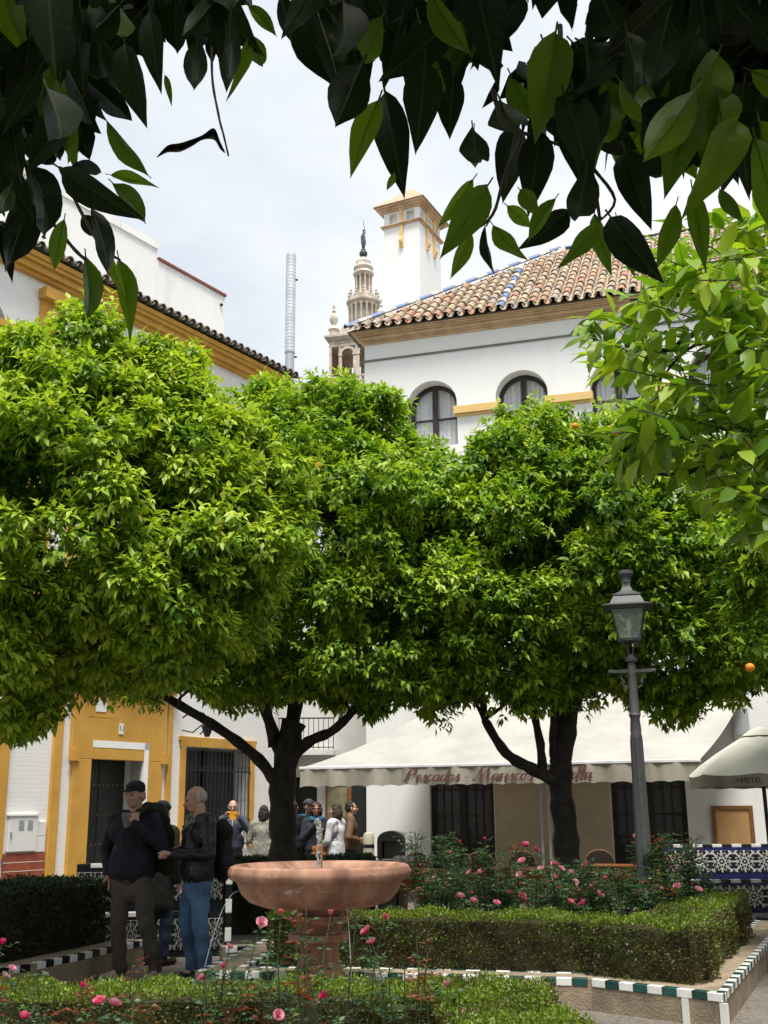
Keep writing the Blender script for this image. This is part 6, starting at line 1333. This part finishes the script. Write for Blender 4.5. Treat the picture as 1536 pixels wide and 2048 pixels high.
def leaf_between(parent, a, b, wpx, kinds, roll=None, par_inv=None):
    """one leaf from stalk end a to tip b"""
    a, b = Vector(a), Vector(b); d = b - a; L = d.length; x = d.normalized(); r = random.uniform(-1.2, 1.2) if roll is None else roll
    view = (a - Vector((0, 0, EYE))).normalized(); z0 = view - x * view.dot(x); z0 = z0.normalized(); z = (Matrix.Rotation(r, 3, x) @ z0); y = z.cross(x)
    Mx = Matrix((x, y, z)).transposed().to_4x4(); o = link('leaf', random.choice(kinds), parent); o.matrix_local = Matrix.Translation(a - parent.location) @ Mx @ Matrix.Diagonal((L, L * wpx, L, 1)); return o
OT = empty('overhanging_orange_tree', (-1.3, -1.6, 0), 0, 'dark overhanging orange tree branches framing the top of the view', 'tree', 'orange trees of the plaza')
OB = Vector((-1.3, -1.6, 0))
mb = MB(); limb(mb, [Vector(p) - OB for p in ((-1.3, -1.6, -.1), (-1.28, -1.6, 1.0), (-1.2, -1.55, 2.1))], .19, .15, 12); mb.build('trunk', M['bark'], OT, smooth=True)
for pts in ([(-1.2, -1.55, 2.0), (-.8, -.9, 2.7), (-.5, .2, 3.0), (-.4, 1.2, 2.9)], [(-1.2, -1.55, 2.0), (-.5, -1.0, 2.8), (.3, .2, 3.1), (.8, 1.4, 2.8)], [(-1.2, -1.55, 2.0), (-1.6, -.6, 2.9), (-1.2, .8, 3.0)], [(-1.2, -1.5, 2.0), (0, -1.3, 3.0), (1.2, -.8, 3.4)]):
    mb = MB(); limb(mb, [Vector(p) - OB for p in pts], .09, .02, 8); mb.build('limb', M['bark'], OT, smooth=True)
edge = [  # (stalk x, y, tip x, y, width px, young?)
 (250, 90, 272, 236, 75, 0), (395, 80, 386, 196, 62, 0), (330, 150, 345, 206, 16, 1), (462, 35, 455, 206, 60, 0), (497, 80, 480, 176, 26, 1), (495, 65, 543, 163, 40, 1), (497, 12, 557, 62, 36, 1), (160, 150, 291, 262, 60, 0), (215, 245, 296, 378, 52, 1), (222, 350, 307, 362, 28, 1), (228, 368, 321, 449, 50, 1), (122, 338, 260, 441, 76, 0), (140, 335, 226, 337, 32, 0), (62, 345, 30, 590, 78, 0), (128, 440, 101, 548, 52, 1), (55, 330, 165, 512, 82, 0), (165, 430, 206, 482, 46, 0), (185, 420, 246, 562, 56, 0), (172, 515, 200, 667, 50, 1), (238, 520, 273, 657, 44, 1), (200, 470, 245, 600, 40, 1), (60, 415, 2, 470, 40, 0), (22, 370, 0, 445, 36, 0), (0, 330, 60, 420, 60, 0), (0, 450, 28, 560, 40, 0),
 (300, 20, 310, 175, 70, 0), (200, 60, 180, 230, 75, 0), (120, 60, 150, 230, 80, 0), (60, 80, 40, 280, 85, 0), (100, 180, 110, 350, 80, 0), (150, 220, 170, 340, 70, 0), (20, 200, 30, 380, 80, 0), (350, 0, 345, 130, 60, 0), (420, 0, 440, 110, 55, 0),
 (560, -10, 592, 92, 62, 0), (600, 30, 657, 162, 85, 0), (725, 125, 662, 272, 110, 0), (757, 200, 696, 337, 70, 1), (770, 185, 802, 377, 88, 0), (788, 345, 775, 386, 22, 1), (640, 40, 700, 200, 80, 0), (700, 20, 720, 190, 90, 0), (850, 120, 840, 285, 90, 0), (905, 150, 895, 270, 80, 0), (945, 255, 955, 378, 56, 0), (948, 258, 938, 360, 42, 1), (945, 360, 883, 456, 50, 1), (975, 372, 897, 498, 74, 1), (942, 465, 906, 559, 45, 1), (970, 452, 975, 566, 26, 0), (986, 450, 1041, 532, 46, 1), (1110, 398, 1043, 484, 48, 1), (1015, 412, 1066, 458, 46, 1), (1040, 380, 1075, 425, 40, 1), (1135, 420, 1068, 497, 55, 0), (1175, 330, 1152, 500, 64, 0), (1195, 445, 1138, 535, 46, 1), (1190, 430, 1209, 548, 42, 1), (1222, 435, 1298, 552, 76, 0), (1235, 440, 1262, 547, 40, 1), (1352, 410, 1322, 538, 52, 1), (1385, 380, 1412, 528, 52, 1), (1440, 380, 1480, 450, 36, 1), (1030, 250, 1010, 390, 75, 0), (1080, 260, 1060, 410, 80, 0), (1000, 200, 1040, 310, 70, 0), (1130, 190, 1185, 330, 80, 0), (1250, 300, 1290, 440, 75, 0), (1320, 260, 1330, 420, 75, 0), (1400, 230, 1380, 400, 75, 0), (1470, 200, 1480, 380, 80, 0), (1110, 110, 1100, 240, 60, 0), (1155, 100, 1190, 210, 60, 0), (1250, 150, 1310, 215, 24, 0)]
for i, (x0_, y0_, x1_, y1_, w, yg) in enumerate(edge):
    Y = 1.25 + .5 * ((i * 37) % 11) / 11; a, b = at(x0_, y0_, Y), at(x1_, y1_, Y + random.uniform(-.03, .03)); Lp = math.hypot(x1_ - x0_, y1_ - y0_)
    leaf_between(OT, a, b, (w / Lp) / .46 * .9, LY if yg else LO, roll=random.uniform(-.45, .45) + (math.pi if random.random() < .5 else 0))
polyL = [(-40, -40), (540, -40), (440, 50), (420, 110), (330, 110), (270, 100), (200, 170), (180, 280), (130, 300), (90, 340), (-40, 380)]
polyR = [(570, -40), (1576, -40), (1576, 400), (1400, 330), (1250, 330), (1140, 300), (1050, 270), (980, 150), (900, 130), (840, 140), (780, 130), (680, 100), (620, 20)]
holes = [(1045, 60, 45), (1060, 160, 40), (1175, 55, 26), (1130, 130, 25), (830, 20, 18), (1340, 60, 22), (1190, 190, 22)]
def inside(p, poly):
    c = False
    for i in range(len(poly)):
        (x1, y1), (x2, y2) = poly[i], poly[i - 1]
        if (y1 > p[1]) != (y2 > p[1]) and p[0] < (x2 - x1) * (p[1] - y1) / (y2 - y1) + x1: c = not c
    return c
cnt = 0; rr = random.Random(77)
for poly, n in ((polyL, 62), (polyR, 150)):
    k = 0
    while k < n:
        p = (rr.uniform(-40, 1576), rr.uniform(-40, 400))
        if not inside(p, poly): continue
        Y = rr.uniform(1.2, 2.2); L = rr.uniform(.075, .115); ang = rr.gauss(0, .5); q = (p[0] + math.sin(ang) * L / Y * FPX * .5, p[1] + math.cos(ang) * L / Y * FPX * .5)
        if any(math.hypot(q[0] - hx, q[1] - hy) < hr + 28 for hx, hy, hr in holes): continue
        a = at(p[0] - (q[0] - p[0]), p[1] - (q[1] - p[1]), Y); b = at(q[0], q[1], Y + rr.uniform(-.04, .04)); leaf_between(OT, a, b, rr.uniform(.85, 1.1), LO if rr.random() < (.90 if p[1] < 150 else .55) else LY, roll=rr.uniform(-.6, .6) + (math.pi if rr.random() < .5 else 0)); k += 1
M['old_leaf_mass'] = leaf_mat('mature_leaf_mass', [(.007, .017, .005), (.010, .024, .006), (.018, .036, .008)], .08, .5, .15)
sh = []; shA = []; mm_ = np.random.default_rng(5)
while len(sh) < 330:
    p = (mm_.uniform(-60, 1596), mm_.uniform(-80, 330)); po_ = polyL if p[0] < 555 else polyR
    if not (inside((p[0], p[1] + 70), po_) or (p[1] < 0 and not 400 < p[0] < 720)) or any(math.hypot(p[0] - hx, p[1] + 40 - hy) < hr + 45 for hx, hy, hr in holes): continue
    sh.append(at(p[0], p[1], mm_.uniform(1.9, 2.9) if p[0] < 1000 else mm_.uniform(1.75, 2.25)) - OB); shA.append((mm_.normal(0, .4), mm_.normal(-.2, .4), -.3))
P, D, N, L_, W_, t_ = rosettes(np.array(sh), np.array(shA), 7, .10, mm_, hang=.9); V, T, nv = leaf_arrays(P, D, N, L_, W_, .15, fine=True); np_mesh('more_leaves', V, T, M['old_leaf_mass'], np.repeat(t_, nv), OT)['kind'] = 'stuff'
# twigs
mb = MB()
for pts, r in (([(20, 340, 1.5), (60, 390, 1.5), (100, 440, 1.5), (150, 500, 1.5), (172, 520, 1.5)], .004), ([(120, 335, 1.4), (150, 400, 1.4), (200, 490, 1.4), (240, 520, 1.4)], .003), ([(425, 60, 1.4), (424, 150, 1.4), (437, 230, 1.4), (447, 270, 1.4), (457, 312, 1.4)], .0022), ([(1040, 280, 1.5), (1010, 350, 1.5), (985, 430, 1.5), (940, 465, 1.5)], .0035), ([(985, 430, 1.5), (972, 453, 1.5)], .002), ([(1120, 50, 1.5), (1125, 180, 1.5), (1140, 260, 1.5), (1180, 330, 1.5), (1200, 440, 1.5)], .004), ([(985, 180, 1.45), (1010, 250, 1.45), (1060, 270, 1.45), (1150, 300, 1.5)], .004), ([(1180, 330, 1.5), (1230, 400, 1.5), (1190, 450, 1.5)], .003), ([(660, 70, 1.5), (690, 95, 1.5), (740, 60, 1.5)], .003)):
    limb(mb, [at(*p) - OB for p in pts], r, r * .6, 6)
mb.build('twigs', M['twig'], OT, smooth=True)['kind'] = 'stuff'
M['dry_leaf'] = mat('dry_leaf', (.035, .03, .02), .9, .3, 60)
vs = []; path = [(450, 305), (440, 290), (428, 268), (405, 275), (385, 285), (360, 295), (335, 298), (313, 315)]; wid = [2, 8, 12, 5, 7, 9, 7, 1]; pw = cat_rom([(q_, w_) for q_, w_ in enumerate(wid)], 4); path = cat_rom(path, 4); wid = [max(.5, w_) for _, w_ in pw]
for i, ((px, py), w) in enumerate(zip(path, wid)):
    for q in (-1, 0, 1): vs.append(at(px, py + q * w, 1.4 + (.012 if q == 0 else 0) + .004 * math.sin(i * 2)) - OB)
MB().add(vs, [(3 * i + q, 3 * i + 1 + q, 3 * i + 4 + q, 3 * i + 3 + q) for i in range(len(path) - 1) for q in (0, 1)]).build('dry_leaf', M['dry_leaf'], OT, smooth=True)
# the crown overhead
crown('crown', OT, [(1.1, 1.4, 3.55, 2.0, 2.0, .75), (1.9, 2.6, 3.45, 1.3, 1.0, .6), (.6, 3.2, 3.75, 1.5, .9, .5)], 210, .30, 30, 8, .105, 31, fine=False, zmin=lambda S: np.maximum(2.55, 1.72 + .88 * (S[:, 1] - 1.6)), young=.2)

# ------------------------------------------------------------ lighter branches hanging in from the side
NT = empty('near_orange_tree', (2.5, 3.2, 0), 0, 'leafy orange tree branches reaching in beside the tile roof', 'tree', 'orange trees of the plaza'); NB = Vector((2.5, 3.2, 0))
mb = MB(); limb(mb, [Vector(p) - NB for p in ((2.5, 3.2, -.1), (2.5, 3.2, 1.0), (2.45, 3.2, 2.0))], .17, .13, 12); mb.build('trunk', M['bark'], NT, smooth=True)
for pts, r in (([(1700, 960, 3.3), (1536, 875, 3.3), (1450, 850, 3.3), (1380, 855, 3.3), (1290, 870, 3.25)], .028), ([(1650, 560, 3.4), (1536, 590, 3.4), (1430, 640, 3.3), (1330, 700, 3.2), (1250, 690, 3.15)], .016), ([(1620, 420, 3.4), (1536, 470, 3.3), (1440, 560, 3.3), (1360, 590, 3.2), (1260, 600, 3.1)], .014), ([(1600, 1000, 3.2), (1500, 900, 3.2), (1420, 930, 3.1), (1340, 950, 3.1), (1260, 930, 3.05)], .014), ([(1560, 760, 3.4), (1480, 700, 3.3), (1390, 690, 3.3), (1320, 760, 3.2)], .012), ([(2.45, 3.2, 1.9), 0], 0)):
    if r: mb = MB(); limb(mb, [at(*p) - NB for p in pts], r, r * .25, 7, .15); mb.build('limb', M['bark'], NT, smooth=True)
mb = MB(); limb(mb, [Vector((0, 0, 1.9)), at(1800, 950, 3.2) - NB, at(1650, 930, 3.3) - NB], .10, .03, 8); limb(mb, [Vector((0, 0, 1.9)), Vector((.1, .1, 2.6)), at(1640, 500, 3.4) - NB], .09, .02, 8); mb.build('limb', M['bark'], NT, smooth=True)
polyN = [(1165, 640), (1200, 590), (1270, 560), (1330, 500), (1420, 440), (1560, 400), (1600, 760), (1600, 1080), (1500, 1060), (1420, 990), (1340, 930), (1250, 960), (1200, 890), (1260, 830), (1290, 770), (1190, 740)]
gaps = [(1310, 820, 26), (1240, 790, 30), (1390, 800, 18), (1350, 890, 16)]
rr = random.Random(91); sp = []; tw = MB()
while len(sp) < 190:
    p = (rr.uniform(1150, 1600), rr.uniform(400, 1080))
    if inside(p, polyN) and not any(math.hypot(p[0] - a, p[1] - b) < c for a, b, c in gaps): sp.append(p)
nl = 0; extra = []
for px, py in sp:
    Y = rr.uniform(2.75, 3.55); c = at(px, py, Y); ax = Vector((rr.gauss(-.6, .4), rr.gauss(-.2, .4), rr.gauss(.1, .4))).normalized(); root = c - ax * .12 + Vector((.03, 0, -.02)); tw.tube([root - NB, c - ax * .05 - NB, c + ax * .03 - NB], [.0022, .002, .0012], 5)
    u = ax.orthogonal().normalized(); v = ax.cross(u)
    for k in range(7):
        s = k / 6; ph = k * 2.4 + rr.random(); th = .5 + .7 * (1 - s) + rr.gauss(0, .15); b = root.lerp(c, .25 + .85 * s); d = ax * math.cos(th) + (u * math.cos(ph) + v * math.sin(ph)) * math.sin(th); d.z -= rr.uniform(.15, .8); d.normalize(); L = rr.uniform(.07, .115)
        if nl < 295:
            up_ = Vector((rr.gauss(0, .35), rr.gauss(-.25, .35), 1)); z = (up_ - d * up_.dot(d)).normalized(); y = z.cross(d); o = link('leaf', rr.choice(LN), NT); o.matrix_local = Matrix.Translation(b - NB) @ Matrix((d, y, z)).transposed().to_4x4() @ Matrix.Diagonal((L, L * 1.08, L, 1)); nl += 1
        else: extra.append((b - NB, d, L))
tw.build('twigs', M['twig'], NT)['kind'] = 'stuff'
P = np.array([e[0] for e in extra]); D = np.array([e[1] for e in extra]); L_ = np.array([e[2] for e in extra]); N = np.tile(np.array([0, -.2, 1.]), (len(P), 1)) + RNG.normal(0, .35, (len(P), 3)); V, T, nv = leaf_arrays(P, D, N, L_, L_ * .45, .15, fine=True); np_mesh('more_leaves', V, T, M['leaf'], np.repeat(RNG.uniform(.4, .9, len(P)), nv), NT)['kind'] = 'stuff'
crown('crown', NT, [(.6, .3, 2.9, 1.15, 1.0, .95)], 45, .26, 20, 8, .095, 33, fine=True, keep=lambda C: C[:, 0] + 2.5 > .02 + .36 * (C[:, 1] + 3.2) + .75, young=.45)
M['weight'] = None
